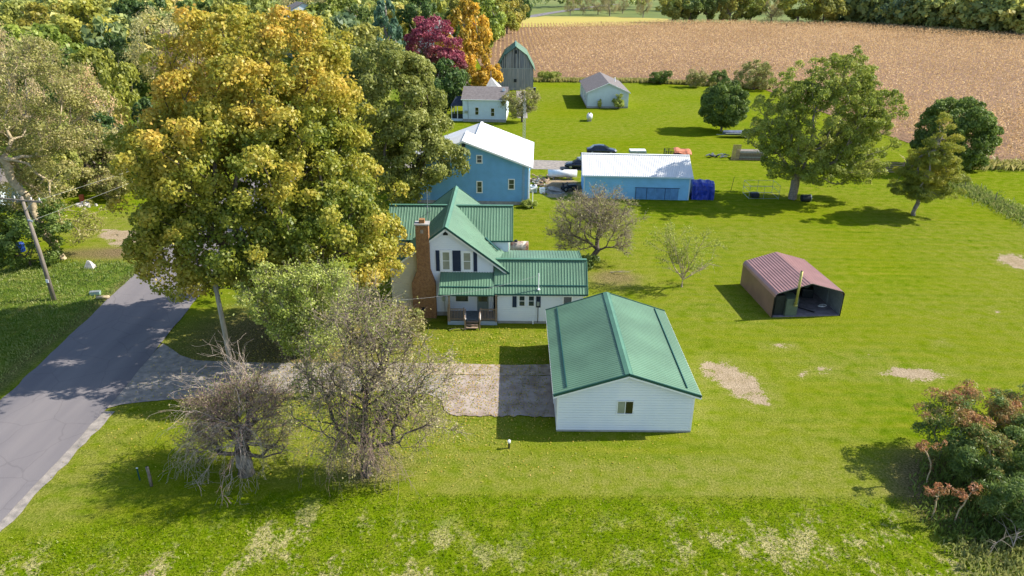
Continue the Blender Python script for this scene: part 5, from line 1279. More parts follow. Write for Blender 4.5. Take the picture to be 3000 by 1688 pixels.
for lab, x, y, r, h, key, sd in (('small green bush left of centre against the ranch house wall', 17.6, 149.0, .45, 2.1, 'light', 40), ('round green bush at the right of the ranch house wall', 21.4, 148.8, 1.15, 3.0, 'light', 41),
                                 ('tan twiggy shrub beside the lower left foot of the farmhouse chimney', -8.3, 48.6, 1.7, 2.4, 'crab', 42), ('dark purple leaved shrub behind the pale dead branches by the driveway', -15.6, 46.6, 1.9, 3.2, 'deep', 43),
                                 ('low dark shrub at the corn edge, first right of the ranch house', 36.5, 184.5, 2.6, 3.2, 'deep', 44), ('dark bushy shrub at the corn edge, third right of the ranch house', 50.5, 183.0, 2.6, 3.6, 'deep', 45), ('brown round bush on the lawn in front of the corn edge shrubs', 44.4, 179.4, 2.4, 4.2, 'crab', 46),
                                 ('tall pinkish bare brush clump beside the shade tree crown at the corn edge', 57.5, 176, 4.2, 7.0, 'crab', 47), ('pale tan brush at the corn edge between the shade tree and the pine', 56.0, 118.0, 3.2, 3.8, 'tan', 48), ('low weedy shrub at the corn edge behind the barn', 9.0, 188.5, 3.0, 2.2, 'locust', 49),
                                 ('leafy green weeds at the base of the blue house wall', 1.8, 82.1, .9, .8, 'light', 50), ('pale twiggy brush left of the wooden fence panel', 49.5, 99.0, 1.6, 2.6, 'tan', 51), ('dark bush at the far edge of the left clearing', -45.5, 92.5, 3.5, 4.5, 'deep', 52), ('grey leafless bush at the left of the clearing', -52.0, 88.0, 3.6, 6.5, 'tan', 53),
                                 ('broad green bush left edge in front of the leaning tree', -51.5, 64.0, 3.0, 5.0, 'locust', 54), ('low brown leaved bush beside the collapsed lean-to', -48.5, 84.0, 2.4, 3.0, 'tan', 55)):
    bare = key in ('crab', 'tan')
    make_tree('shrub', lab, 'shrub', (x, y, 0), [(0, 0, h * .52, r, r * .9, h * .46)], .3, .06 + .02 * r, LM[key], M['twig_pink'] if bare else M['bark'], lobes=int(26 + 12 * r), lobe_r=.32 * r ** .7, nleaf=int(1500 + 1500 * r), lsize=.07 + .025 * r, step=.35, seed=sd, r_tip=.012, twigs=500 if bare else 0, shell=.45)

# sumac thicket at the lower right
SU = [('sumac with red tinted crown at the top left of the lower right thicket', 25.1, 34.4, 1.9, 4.4, 3600, 1.25), ('red leaved sumac in the middle of the thicket top', 27.2, 34.9, 2.2, 4.6, 4200, 1.5), ('dark green and red sumac at the right frame edge', 29.6, 34.0, 2.4, 5.0, 4200, 1.1),
      ('green sumac in the middle of the thicket', 25.3, 31.6, 1.9, 3.7, 5200, .6), ('broad dark green bush on the right of the thicket', 28.2, 31.2, 2.9, 4.5, 9500, .35), ('green vine covered bush low in the thicket', 25.9, 28.4, 2.0, 3.0, 6500, .3)]
for k, (lab, x, y, r, h, n, red) in enumerate(SU):
    make_tree('sumac_tree', lab, 'shrub', (x, y, 0), [(0, 0, h * .66, r, r * .85, h * .3), (0, 0, h * .4, r * .8, r * .7, h * .25)], .8, .07, LM['sumac'], M['bark_grey'], lobes=60, lobe_r=.5, nleaf=n * 2, lsize=.095, step=.35, seed=60 + k, r_tip=.012, aspect=.3, flat=.6, shell=.4, updir=1.0,
              tintf=lambda P, t, r_, red=red, h=h: np.clip(t * .45 + red * .85 * np.clip(P[:, 2] / h - .38, 0, 1) * (.1 + 1.1 * patch3(P, .9)), 0, 1))
for k, (lab, x, y, h, lx) in enumerate((('lone thin sumac stem with two orange leaf tufts left of the thicket', 23.0, 31.9, 3.0, -.3), ('short sumac sprout with a pale and orange top at the front left of the thicket', 21.9, 29.2, 2.2, -.3), ('little sumac with an orange starry top in the thicket shade', 22.9, 28.9, 2.4, .1))):
    make_tree('sumac_sapling', lab, 'shrub', (x, y, 0), [(lx - .45, 0, h - .35, .28, .28, .2), (lx + .35, 0, h - .15, .28, .28, .22)], h * .45, .045, LM['sumac'], M['bark_tan'], lobes=12, lobe_r=.2, nleaf=300, lsize=.09, step=.25, seed=70 + k, r_tip=.010, aspect=.25, tintf=lambda P, t, r_: .62 + .35 * t)
for k, (x, y, h) in enumerate(((23.2, 26.6, 2.0), (24.6, 27.0, 2.3), (26.2, 26.8, 2.6))):
    t = thing('dead_sapling', ('bare grey forked stem, leftmost at the foot of the thicket', 'bare grey forked stem, middle one at the foot of the thicket', 'bare arching stem, rightmost at the foot of the thicket')[k], 'sapling', (x, y, 0), 0, 'dead stems below the sumac thicket')
    rng = np.random.default_rng(80 + k); out = []; grow(out, np.array([0., 0, -.05]), unit(np.array([.1 * k, 0, 1.])), h, .04, 2, rng, .05, 4, 6, .15)
    link('stem', branch_mesh(out), M['bark_pale'], t)

# ------------------------------------------------------------------ wood trees: prototypes copied with their parts
def proto_mesh(seed, n=6500, shape='round', lsize=.055, bare=False):
    """unit tree: height 1, crown radius .5"""
    rng = np.random.default_rng(seed)
    if shape == 'round': ells = [(0, 0, .58, .42, .42, .36), (.12, .05, .42, .36, .36, .3), (-.12, -.08, .66, .28, .28, .28)]
    elif shape == 'tall': ells = [(0, 0, .62, .33, .33, .35), (.05, 0, .38, .40, .38, .28), (-.08, .05, .78, .22, .22, .2)]
    elif shape == 'wide': ells = [(0, 0, .52, .48, .46, .33), (.2, .1, .6, .26, .26, .26), (-.24, -.1, .55, .24, .26, .28), (0, -.2, .34, .34, .26, .24)]
    else: ells = [(0, 0, .92, .08, .08, .08), (0, 0, .75, .2, .2, .1), (0, 0, .55, .32, .32, .1), (0, 0, .35, .42, .42, .1), (0, 0, .18, .46, .46, .1)]
    lb = 60 if shape != 'spruce' else 90
    att, an = ell_points([tuple(e) for e in ells], lb, rng, .7, None, .09)
    P, par = skeleton((0, 0, -.01), att, .25 if shape != 'spruce' else .85, .07, rng); r = radii(P, par, .0022, .03)
    V, F = branch_arrays(P, par, r, 4); tm = npmesh('trunk', V, F)
    sz = rng.uniform(.06, .125, lb) if shape != 'spruce' else rng.uniform(.05, .09, lb)
    pk = rng.choice(lb, n, p=sz ** 2 / (sz ** 2).sum()); d = unit(rng.normal(size=(n, 3)) + an[pk] * .8 + [0, 0, .5])
    LP = att[pk] + d * (sz[pk] * (.5 + .55 * rng.random(n)))[:, None] + rng.normal(size=(n, 3)) * (.03 if bare else .008)
    s = lsize * rng.uniform(.4, 1.0, n) * (.5 if bare else .62)
    LV, LF = leaf_quads(LP, unit(d + rng.normal(size=(n, 3)) * .6), s, s * (.5 if bare else .8), rng)
    tint = np.clip(rng.random(lb)[pk] * .55 + rng.random(n) * .45, 0, 1)
    cm = npmesh('crown', LV, LF, tint=np.repeat(tint, 4))
    return tm, cm, (V, F, LV, LF, np.repeat(tint, 4))
PR = {}
for nm, args in (('r0', (101, 6500, 'round')), ('r1', (102, 6500, 'wide')), ('r2', (103, 6500, 'tall')), ('r3', (104, 6500, 'wide')), ('sp', (105, 6500, 'spruce')), ('b0', (106, 6500, 'round', .04, True)), ('b1', (107, 6500, 'wide', .04, True))):
    tm, cm, arr = proto_mesh(*args); tm.materials.append(M['bark_grey']); cm.materials.append(LM['generic']); PR[nm] = (tm, cm, arr)
KC = {'yg': ('r0 r1 r3', (.20, .22, .045)), 'green': ('r0 r1 r3', (.11, .15, .04)), 'lime': ('r1 r3 r0', (.19, .225, .045)), 'yellow': ('r1 r0 r3', (.27, .25, .05)), 'olive': ('r3 r0 r2', (.22, .23, .06)), 'olivebare': ('b0 b1', (.30, .26, .13)),
      'bare': ('b0 b1', (.36, .28, .18)), 'pinkbare': ('b1', (.25, .15, .15)), 'dark': ('r1 r0', (.06, .105, .032)), 'spruce': ('sp', (.09, .16, .12)), 'red': ('r0', (.24, .035, .075)), 'orange': ('r1 r0', (.42, .26, .04)), 'thin': ('b0 b1', (.20, .18, .10))}
WOOD = [
    ('bare', -57.8, 97, 14.1, 7.4, 'grey brown leafless tree above the left clearing'), ('yg', -65.3, 118, 14.7, 8.3, 'yellow topped green tree above the left clearing, beside the maple crown'),
    ('green', -74.3, 124, 12.6, 9.4, 'deep green tree left of the yellow topped one in the left wood'), ('lime', -87.9, 138, 16.8, 14.0, 'broad lime green tree above the leaning left tree'),
    ('bare', -73.6, 108, 16.9, 6.4, 'pale leafless tree at the left frame edge'), ('yellow', -98.9, 178, 17.7, 15.9, 'yellow green tree high in the left wood, right of its neighbour of the same colour'),
    ('yellow', -122.4, 205, 17.4, 16.1, 'yellowish tree near the top left corner'), ('dark', -83.6, 160, 14.1, 8.5, 'narrow dark green tree in the left wood beside the brown bare crown'),
    ('olive', -139.8, 215, 17.1, 15.7, 'olive tree in the very top left corner'), ('olivebare', -73.0, 158, 17.1, 14.2, 'broad tan thinly leaved tree above and left of the golden maple'),
    ('pinkbare', -62.6, 140, 15.3, 8.2, 'pinkish purple bare crown above left of the golden maple'), ('dark', -105.0, 215, 19.6, 14.6, 'dark green tree at the top edge left of the golden maple'),
    ('green', -86.6, 205, 18.6, 12.9, 'mid green tree at the top edge left of the golden maple'), ('olive', -70.7, 185, 17.8, 11.7, 'olive tree directly above the golden maple top'),
    ('olive', -79.3, 235, 19.2, 14.7, 'olive tree at the top edge over the golden maple'), ('olivebare', -70.6, 262, 18.0, 16.9, 'tan thin tree behind the pale gabled roof in the wood'),
    ('lime', -54.3, 235, 17.9, 17.2, 'pale lime tree right of the gabled roof in the wood'), ('olive', -45.3, 176, 16.2, 11.1, 'olive tree right of the golden maple top'),
    ('olive', -30.9, 146, 16.7, 10.9, 'round olive green tree above the dark olive tree'), ('green', -44.4, 222, 18.0, 12.7, 'green tree at the top edge left of the conifer'),
    ('dark', -31.7, 262, 17.6, 13.6, 'dark green tree at the top edge above the burgundy tree'), ('olive', -40.4, 280, 17.4, 13.1, 'olive tree at the top edge just right of the conifer'),
    ('orange', -11.8, 182, 18.1, 11.7, 'tall orange tree behind the burgundy tree'), ('orange', -7.5, 158, 11.2, 7.7, 'lower orange tree beside the left wall of the barn'),
    ('dark', -13.1, 140, 10.0, 7.4, 'dark green tree at the foot of the burgundy tree, left of the cottage'), ('lime', -10.5, 250, 17.5, 14.3, 'yellow green tree at the left end of the corn field'),
    ('yg', -6.9, 300, 15.8, 13.2, 'yellow green tree along the left side of the corn, second row'), ('yellow', -3.2, 335, 15.0, 10.4, 'bright yellow tree at the far left corner of the corn'),
    ('olive', .4, 362, 14.4, 10.9, 'olive tree beside the yellow one at the far corn corner'), ('dark', 3.2, 392, 13.8, 9.6, 'dark green tree last in the row by the far road'), ('olive', -17.7, 290, 17.7, 18.0, 'olive tree behind the tall orange tree'),
    ('dark', -52.2, 92, 8.5, 5.5, 'small dark green tree shading the left clearing'), ('dark', -48.5, 96, 9.5, 5.1, 'small dark tree at the left flank of the golden maple'), ('olive', -55.0, 84, 9.6, 5.7, 'olive small tree left of the clearing'),
    ('spruce', -33.1, 196, 19.5, 9.6, 'blue green spruce at the top of the picture left of the burgundy tree'),
    ('olive', 85.4, 412, 16.4, 14.9, 'olive tree, leftmost of the row beyond the corn'), ('green', 94.4, 412, 18.4, 15.8, 'green tree, second in the row beyond the corn'), ('green', 104.7, 413, 17.6, 14.7, 'green tree, third in the row beyond the corn'),
    ('olive', 116.5, 413, 18.6, 15.8, 'olive tree, fourth in the row beyond the corn'), ('yg', 128.2, 415, 16.7, 12.7, 'yellow green tree, fifth in the row beyond the corn'), ('olivebare', 139.9, 416, 15.8, 14.9, 'tan thin tree, sixth in the row beyond the corn'),
    ('yg', 151.7, 409, 19.5, 19.9, 'large yellow green tree near the right end of the row beyond the corn'), ('olive', 164.4, 407, 20.4, 18.8, 'large olive tree ending the row beyond the corn'),
    ('thin', 34.4, 470, 11.7, 6.3, 'thin dark tree beside the far road bend'), ('thin', 43.1, 480, 11.0, 7.4, 'thin bare tree, second right of the far road bend'), ('thin', 53.0, 485, 11.3, 11.5, 'wide bare tree in the far pasture hedge'),
    ('thin', 58.6, 470, 12.3, 9.7, 'bare tree right of the wide one in the far hedge'), ('thin', 70.7, 500, 9.3, 7.7, 'small thin tree far back in the pasture'), ('thin', 77.1, 458, 13.1, 8.2, 'thin tree at the right end of the far pasture hedge'),
    ('yg', -60, 104, 9.0, 7, 'low yellow green tree at the back of the left clearing'), ('green', -36.5, 104, 13, 9, 'green tree hidden behind the golden maple, its top by the olive tree'),
    ('olive', -24.5, 118, 13.5, 9, 'olive tree between the dark olive tree and the burgundy tree'),
]
def wood_tree(kind, x, y, h, w, label, rs):
    protos, c = KC[kind]; pn = rs.choice(protos.split()); tm, cm, _ = PR[pn]
    t = thing(kind_name.get(kind, 'wood_tree'), label, 'tree', (x, y, 0), rs.uniform(0, 6.28), 'trees of the woods and field edges')
    t.scale = (w * 1.22, w * 1.22, h * 1.04)
    a = bpy.data.objects.new('trunk', tm); COL.objects.link(a); a.parent = t
    b = bpy.data.objects.new('crown', cm); COL.objects.link(b); b.parent = t
    k = rs.uniform(.9, 1.12); b.color = (c[0] * k * rs.uniform(.92, 1.08), c[1] * k, c[2] * k, 1)
kind_name = {'spruce': 'spruce_tree', 'red': 'burgundy_tree', 'orange': 'orange_tree', 'bare': 'bare_tree', 'pinkbare': 'bare_tree', 'thin': 'bare_tree', 'dark': 'dark_green_tree', 'yellow': 'yellow_tree', 'lime': 'lime_green_tree'}
rs = random.Random(5)
for w in WOOD: wood_tree(*w, rs)
make_tree('burgundy_tree', 'tree with a burgundy top and dark green base left of the barn', 'tree', (-16.4, 152, 0), [(0, 0, 12.2, 5.0, 4.6, 5.2), (.5, 0, 7, 5.4, 4.8, 5), (3.2, -1, 6.5, 3.2, 3, 5.4)], 3, .35, LM['burgundy'], M['bark'], lobes=130, lobe_r=1.1, nleaf=20000, lsize=.24, seed=27, shell=.75,
          tintf=lambda P, t, r: .15 * t + np.clip((P[:, 2] - 5.5) / 7 + .9 * (patch3(P, 2.2) - .55) + .35 * (P[:, 0] > 2.5) * (P[:, 2] > 3), 0, 1) * .85)

def wood_mass(name, spots, label_kind, seed, nk=700, grow_=2.4):
    rng = np.random.default_rng(seed); VV = []; FF = []; TT = []; n0 = 0
    for x, y, h, w, hue in spots:
        pn = ['r0', 'r1', 'r2', 'r3', 'b1'][rng.integers(5)]; V, F, LV, LF, T = PR[pn][2]
        nq = len(LF); pick = rng.choice(nq, nk, replace=False); q = LV.reshape(-1, 4, 3)[pick] if 0 else LV.reshape(-1, 4, 3)[pick]; c = q.mean(1, keepdims=True); q = c + (q - c) * grow_
        a = rng.uniform(0, 6.28); R = np.array([[math.cos(a), -math.sin(a), 0], [math.sin(a), math.cos(a), 0], [0, 0, 1]])
        q = (q.reshape(-1, 3) @ R.T) * [w * 1.15, w * 1.15, h] + [x, y, 0]; VV.append(q)
        TT.append(np.clip(np.repeat(T.reshape(-1, 4)[pick, 0], 4) * .38 + hue * .62, 0, 1)); n0 += len(q)
    V = np.concatenate(VV); F = np.arange(len(V)).reshape(-1, 4)
    o = link(name, npmesh(name, V, F, tint=np.concatenate(TT)), LM['mass'])
    o['kind'] = 'stuff'
LM['mass'] = leafmat('distant_wood_leaves', [(0, (.08, .14, .10)), (.25, (.17, .24, .11)), (.45, (.32, .38, .12)), (.65, (.50, .50, .12)), (.82, (.66, .56, .14)), (1, (.66, .52, .28))], .45)
rng = np.random.default_rng(77); sp = []
for k in range(190):
    t = rng.random(); u = rng.uniform(0, 1) ** 1.2
    ex, ey = 172 + (262 - 172) * t, 412 + (268 - 412) * t   # the diagonal edge of the corn
    u = u * u; sp.append((ex + 5 + u * 50, ey + 5 + u * 50, rng.uniform(14, 20) + 12 * u, rng.uniform(12, 18), np.clip(rng.normal(.22 + .35 * t - .1 * u + (.12 if u < .1 else 0), .17), 0, 1)))
wood_mass('far_wood', sp, '', 1, 500, 2.8)
sp = []
for k in range(120):
    x = rng.uniform(-215, -24); y = rng.uniform(130, 345)
    if x > -70 + (y - 130) * .2 and y < 170: continue
    if -38 < x < -20: x -= 18
    sp.append((x, y, rng.uniform(11, 17), rng.uniform(11, 16), np.clip(rng.normal(.62, .2), 0, 1)))
wood_mass('left_wood', sp, '', 2, 620, 2.5)
sp = [(x, 535 + rng.uniform(0, 60), rng.uniform(14, 22), rng.uniform(14, 20), np.clip(rng.normal(.4, .15), 0, 1)) for x in np.arange(-120, 420, 11)] + [(rng.uniform(-420, -40), rng.uniform(340, 480), rng.uniform(16, 24), rng.uniform(14, 20), np.clip(rng.normal(.5, .18), 0, 1)) for _ in range(110)]
wood_mass('horizon_wood', sp, '', 3, 260, 3.6)

# ------------------------------------------------------------------ corn
def corn():
    rng = np.random.default_rng(9); xs = []; ys = []
    for x in np.arange(-16, 238, 1.5):
        dy = .42 + .0013 * abs(x)
        y = np.arange(101, 412, .8); y = y + rng.normal(size=len(y)) * .25; xs.append(np.full(len(y), x) + rng.normal(size=len(y)) * (.05 + .45 * np.clip((x - 30) / 50, 0, 1)) + 1.2 * np.sin(y / 70)); ys.append(y)
    X = np.concatenate(xs); Y = np.concatenate(ys)
    # in view, and inside the field
    k = in_poly(X, Y, CORN) & (X < .80 * Y + 12); X = X[k]; Y = Y[k]
    edge = (Y < 150); X = np.concatenate([X, X[edge] + rng.uniform(-.6, .6, edge.sum())]); Y = np.concatenate([Y, Y[edge] + rng.uniform(-.4, .4, edge.sum())])
    n = len(X); reps = 4; P = np.repeat(np.stack([X, Y, np.zeros(n)], 1), reps, 0); m = len(P)
    P[:, 0] += rng.normal(size=m) * (.07 + .12 * np.clip(P[:, 0] / 60, 0, 1)); P[:, 1] += rng.normal(size=m) * .22; P[:, 2] = .05 + 2.35 * rng.random(m) ** .6
    far = np.clip((P[:, 1] - 120) / 280, 0, 1)
    nn = unit(rng.normal(size=(m, 3)) + np.array([0, -.2, .55])); s = rng.uniform(.6, 1.25, m) * (.24 + .10 * far)
    V, F = leaf_quads(P, nn, s, s * rng.uniform(.22, .42, m), rng)
    patch = vnoise(P[:, 0], P[:, 1], 7, 5) * .25 + vnoise(P[:, 0], P[:, 1], 30, 6) * .25
    t = np.clip(.15 + rng.random(m) * .55 + patch * .6 - .10, 0, 1)
    o = link('corn_field', npmesh('corn_field', V, F, tint=np.repeat(t, 4)), LM['corn']); o['kind'] = 'stuff'
corn()

# ------------------------------------------------------------------ grasses and weeds
def blades(name, X, Y, hgt, wid, tint, m, seed, lean=.35, z=0.0):
    rng = np.random.default_rng(seed); n = len(X); h = hgt * rng.uniform(.5, 1.25, n); a = rng.uniform(0, 2 * math.pi, n); w = wid * rng.uniform(.6, 1.3, n)
    d = np.stack([np.cos(a), np.sin(a), np.zeros(n)], 1); L = rng.normal(size=(n, 3)) * lean * h[:, None]; L[:, 2] = 0
    p = np.stack([X, Y, np.full(n, z)], 1); up = np.array([0, 0, 1.]); mid = p + up * (h * .6)[:, None] + L * .4; tip = p + up * (h * .95)[:, None] + L
    V = np.stack([p, mid + d * w[:, None], tip, mid - d * w[:, None]], 1).reshape(-1, 3)
    o = link(name, npmesh(name, V, np.arange(4 * n).reshape(-1, 4), tint=np.repeat(tint, 4)), m); o['kind'] = 'stuff'; return o
def field_grass():
    rng = np.random.default_rng(41); n = 86000
    Y = rng.uniform(17.5, 31.2, n); X = rng.uniform(-1, 1, n) * (3 + Y * .85)
    e = 30.9 - 3.4 * smooth(10, 25, -X); k = (Y < e + rng.normal(size=n) * (.08 + .6 * smooth(2, 12, -X))) & (X > -25) & (X < 23 + (31 - Y) * .0 + 6)
    X = X[k]; Y = Y[k]; n = len(X)
    pt = vnoise(X, Y, 1.6, 8) * .5 + vnoise(X, Y, .5, 9) * .5; t = np.clip(.1 + .45 * rng.random(n) + .75 * (pt - .4), 0, 1)
    blades('field_grass', X, Y, .13, .022, t, LM['blade'], 42)
    n = 45000; Y = rng.uniform(32, 64, n); X = rng.uniform(-60, -34.6, n); k = vnoise(X, Y, 4, 12) + rng.random(n) * .4 > .5; X = X[k]; Y = Y[k]
    t = np.clip(vnoise(X, Y, 5, 13) * .8 + rng.random(len(X)) * .45 - .15, 0, 1)
    blades('verge_weeds', X, Y, .24, .04, t, LM['weed'], 43)
    n = 9000; a = rng.uniform(0, 6.28, n); r = np.sqrt(rng.random(n)); X = -19.6 + 3.0 * r * np.cos(a) + .5 * r * np.sin(a); Y = 21.0 + 2.2 * r * np.sin(a); k = (Y - 21 > (X + 19.2) * .75 - .5)
    blades('broadleaf_weeds', X[k], Y[k], .34, .055, np.clip(.35 + .5 * rng.random(k.sum()), 0, 1), LM['weed'], 44)
    n = 16000; X = rng.uniform(20.5, 32, n); Y = rng.uniform(20, 35, n); k = (((X - 26.5) / 5.2) ** 2 + ((Y - 27) / 8) ** 2 < rng.uniform(.7, 1.1, n)); X = X[k]; Y = Y[k]
    t = np.clip(.25 + .35 * rng.random(len(X)) + .45 * (Y < 27.5), 0, 1); blades('thicket_undergrowth', X, Y, .42, .045, t, LM['weed'], 45)
    n = 9000; Y = rng.uniform(62, 104, n); X = 59.6 + rng.normal(size=n) * 1.0; blades('fence_weeds', X, Y, .45, .08, np.clip(.35 + .65 * rng.random(n), 0, 1), LM['weed'], 46)
    n = 7000; X = np.concatenate([rng.uniform(58, 130, n), rng.uniform(5, 62, n)]); Y = np.concatenate([103 + rng.normal(size=n) * .9, 187.2 + rng.normal(size=n) * .7 - np.clip((X[n:] - 34) * .35, 0, 10)])
    blades('field_edge_weeds', X, Y, 1.0, .16, np.clip(.2 + .8 * rng.random(2 * n), 0, 1), LM['tan'], 47)
field_grass()
def leaf_litter():
    rng = np.random.default_rng(51); n = 15000; X = rng.normal(size=n) * 9 - 7; Y = rng.normal(size=n) * 5 + 43; k = (Y > 31.5) & (X > -26) & (X < 12) & ~((X > 2.5) & (X < 11.3) & (Y > 36.5) & (Y < 48.4)) & ~((Y > 50.6) & (X > -10)); X = X[k]; Y = Y[k]; n = len(X)
    P = np.stack([X, Y, np.full(n, .055)], 1); V, F = leaf_quads(P, unit(rng.normal(size=(n, 3)) * .4 + [0, 0, 1]), np.full(n, .05), np.full(n, .035), rng)
    V[:, 2] = np.maximum(V[:, 2], .036)
    o = link('fallen_leaves', npmesh('fallen_leaves', V, F, tint=np.repeat(.3 + .7 * rng.random(n), 4)), LM['maple']); o['kind'] = 'stuff'
leaf_litter()

# ------------------------------------------------------------------ poles, wires, posts
def pole_left():
    t = thing('utility_pole', 'tall brown utility pole with a crossarm on the left verge', 'utility pole', (-38.88, 55.1, 0))
    f = MB(); f.tube([(0, 0, -.2), (-.1, 0, 4), (-.35, 0, 9.1)], [.20, .17, .13], 10); p = f.build('pole', M['polewood'], t, True)
    f = MB(); f.beam((-2.0, -.12, 8.98), (1.3, -.2, 8.72), .12, .12); a = f.build('crossarm', M['polewood'], t)
    f = MB(); f.tube([(-.32, -.1, 7.9), (.6, -.12, 8.75)], .03, 5); f.build('brace', M['galv'], t)
    for x in (-1.8, -.8, .5, 1.15):
        f = MB(); f.tube([(x, -.15, 8.95 - x * .08), (x, -.15, 9.15 - x * .08)], [.05, .035], 7); f.build('insulator', M['white_trim'], a)
    f = MB(); f.tube([(-.2, -.16, 7.2), (.15, -.2, 7.1)], [.09, .09], 8); f.build('wire_coil', M['galv'], t)
    f = MB(); f.box(-.12, .1, -.23, -.2, 1.7, 2.0); q = f.build('number_plate', M['white_trim'], t)
pole_left()
def pole_right():
    t = thing('service_pole', 'bare pale wooden pole by the driveway entrance', 'utility pole', (-19.84, 44.1, 0))
    f = MB(); f.tube([(0, 0, -.2), (-.05, 0, 3), (-.14, 0, 6.45)], [.19, .17, .15], 9); f.build('pole', M['palewood'], t, True)
    f = MB(); f.box(.0, .12, -.2, -.1, 4.6, 5.2); f.build('bracket', M['palewood'], t)
pole_right()
def cable(name, a, b, sag, label, r=.010):
    a = Vector(a); b = Vector(b); f = MB((a.x, a.y, a.z)); pts = []
    for k in range(17):
        u = k / 16; p = a.lerp(b, u); p.z -= sag * 4 * u * (1 - u); pts.append(p)
    f.tube(pts, r, 5); o = f.build(name, M['wire'], None); o.location = a; return tag(o, label, 'cable')
cable('service_cable', (-19.98, 44.1, 6.3), (2.08, 51.42, 4.2), 1.6, 'pale service cable hanging from the bare pole to the mast on the farmhouse wing')
cable('power_line', (-38.1, 54.9, 8.8), (-26.0, 140, 10.5), 1.8, 'power line running from the crossarm away under the golden maple, right one')
cable('power_line', (-38.7, 54.9, 7.2), (-30.0, 140, 9.0), 1.6, 'lower power line running from the left utility pole towards the golden maple')
cable('power_line', (-40.6, 54.9, 9.15), (-58, 20, 9.0), 1.0, 'power line leaving the left end of the crossarm towards the camera')

def post(name, label, x, y, h, m, r=.08, steel=False):
    t = thing(name, label, 'post', (x, y, 0)); f = MB()
    if steel:
        f.box(-.035, .035, -.012, .012, -.05, h); f.box(-.012, .012, .012, .05, -.05, h); f.build('stake', m, t); g = MB(); g.box(-.05, .05, -.02, .03, h, h + .03); g.build('cap', M['white_trim'], t)
    else:
        f.tube([(0, 0, -.1), (.02, 0, h * .5), (.0, 0, h), (.0, 0, h + .03)], [r * 1.05, r, r * .92, r * .6], 8); f.build('shaft', m, t, True); g = MB(); g.tube([(0, 0, h + .03), (0, 0, h + .04)], r * .6, 8); g.build('top', M['black_trim'], t)
post('steel_post', 'short dark green steel stake on the front left lawn', -20.51, 31.85, .8, M['green_post'], steel=True)
post('wooden_post', 'old wooden post beside the steel stake on the front left lawn', -19.66, 31.39, 1.25, M['polewood'], .09)
def branch_stick():
    t = thing('fallen_branch', 'broken dark branch standing crooked in the lawn left of the pruned tree', 'branch', (-18.0, 33.4, 0)); rng = np.random.default_rng(3); out = []
    grow(out, np.array([0., 0, 0]), unit(np.array([.35, .3, 1.])), 1.5, .05, 1, rng, 0, 3, 5, .25); link('stick', branch_mesh(out), M['bark'], t)
    t = thing('fallen_branch', 'grey fallen branch lying right of the crabapple tree', 'branch', (9.2, 62.0, .05)); out = []
    grow(out, np.array([0., 0, .04]), unit(np.array([1, -.35, .03])), 1.9, .05, 1, rng, 0, 3, 5, .08); link('stick', branch_mesh(out), M['bark_pale'], t)
    t = thing('fallen_branch', 'short stick on the grass left of the front steps', 'branch', (-4.9, 50.0, .04)); out = []
    grow(out, np.array([0., 0, .03]), unit(np.array([1, .1, .02])), 1.0, .025, 1, rng, 0, 2, 4, .1); link('stick', branch_mesh(out), M['bark_pale'], t)
branch_stick()
def well_light():
    t = thing('yard_hydrant', 'small white capped dark pipe on the lawn in front of the garage', 'hydrant', (-.1, 35.0, 0))
    f = MB(); f.tube([(0, 0, -.05), (0, 0, .42)], .055, 8); f.build('pipe', M['black_trim'], t)
    f = MB(); f.tube([(0, 0, .42), (0, 0, .55), (0, 0, .6)], [.09, .10, .04], 10); f.build('cap', M['white_trim'], t)
well_light()

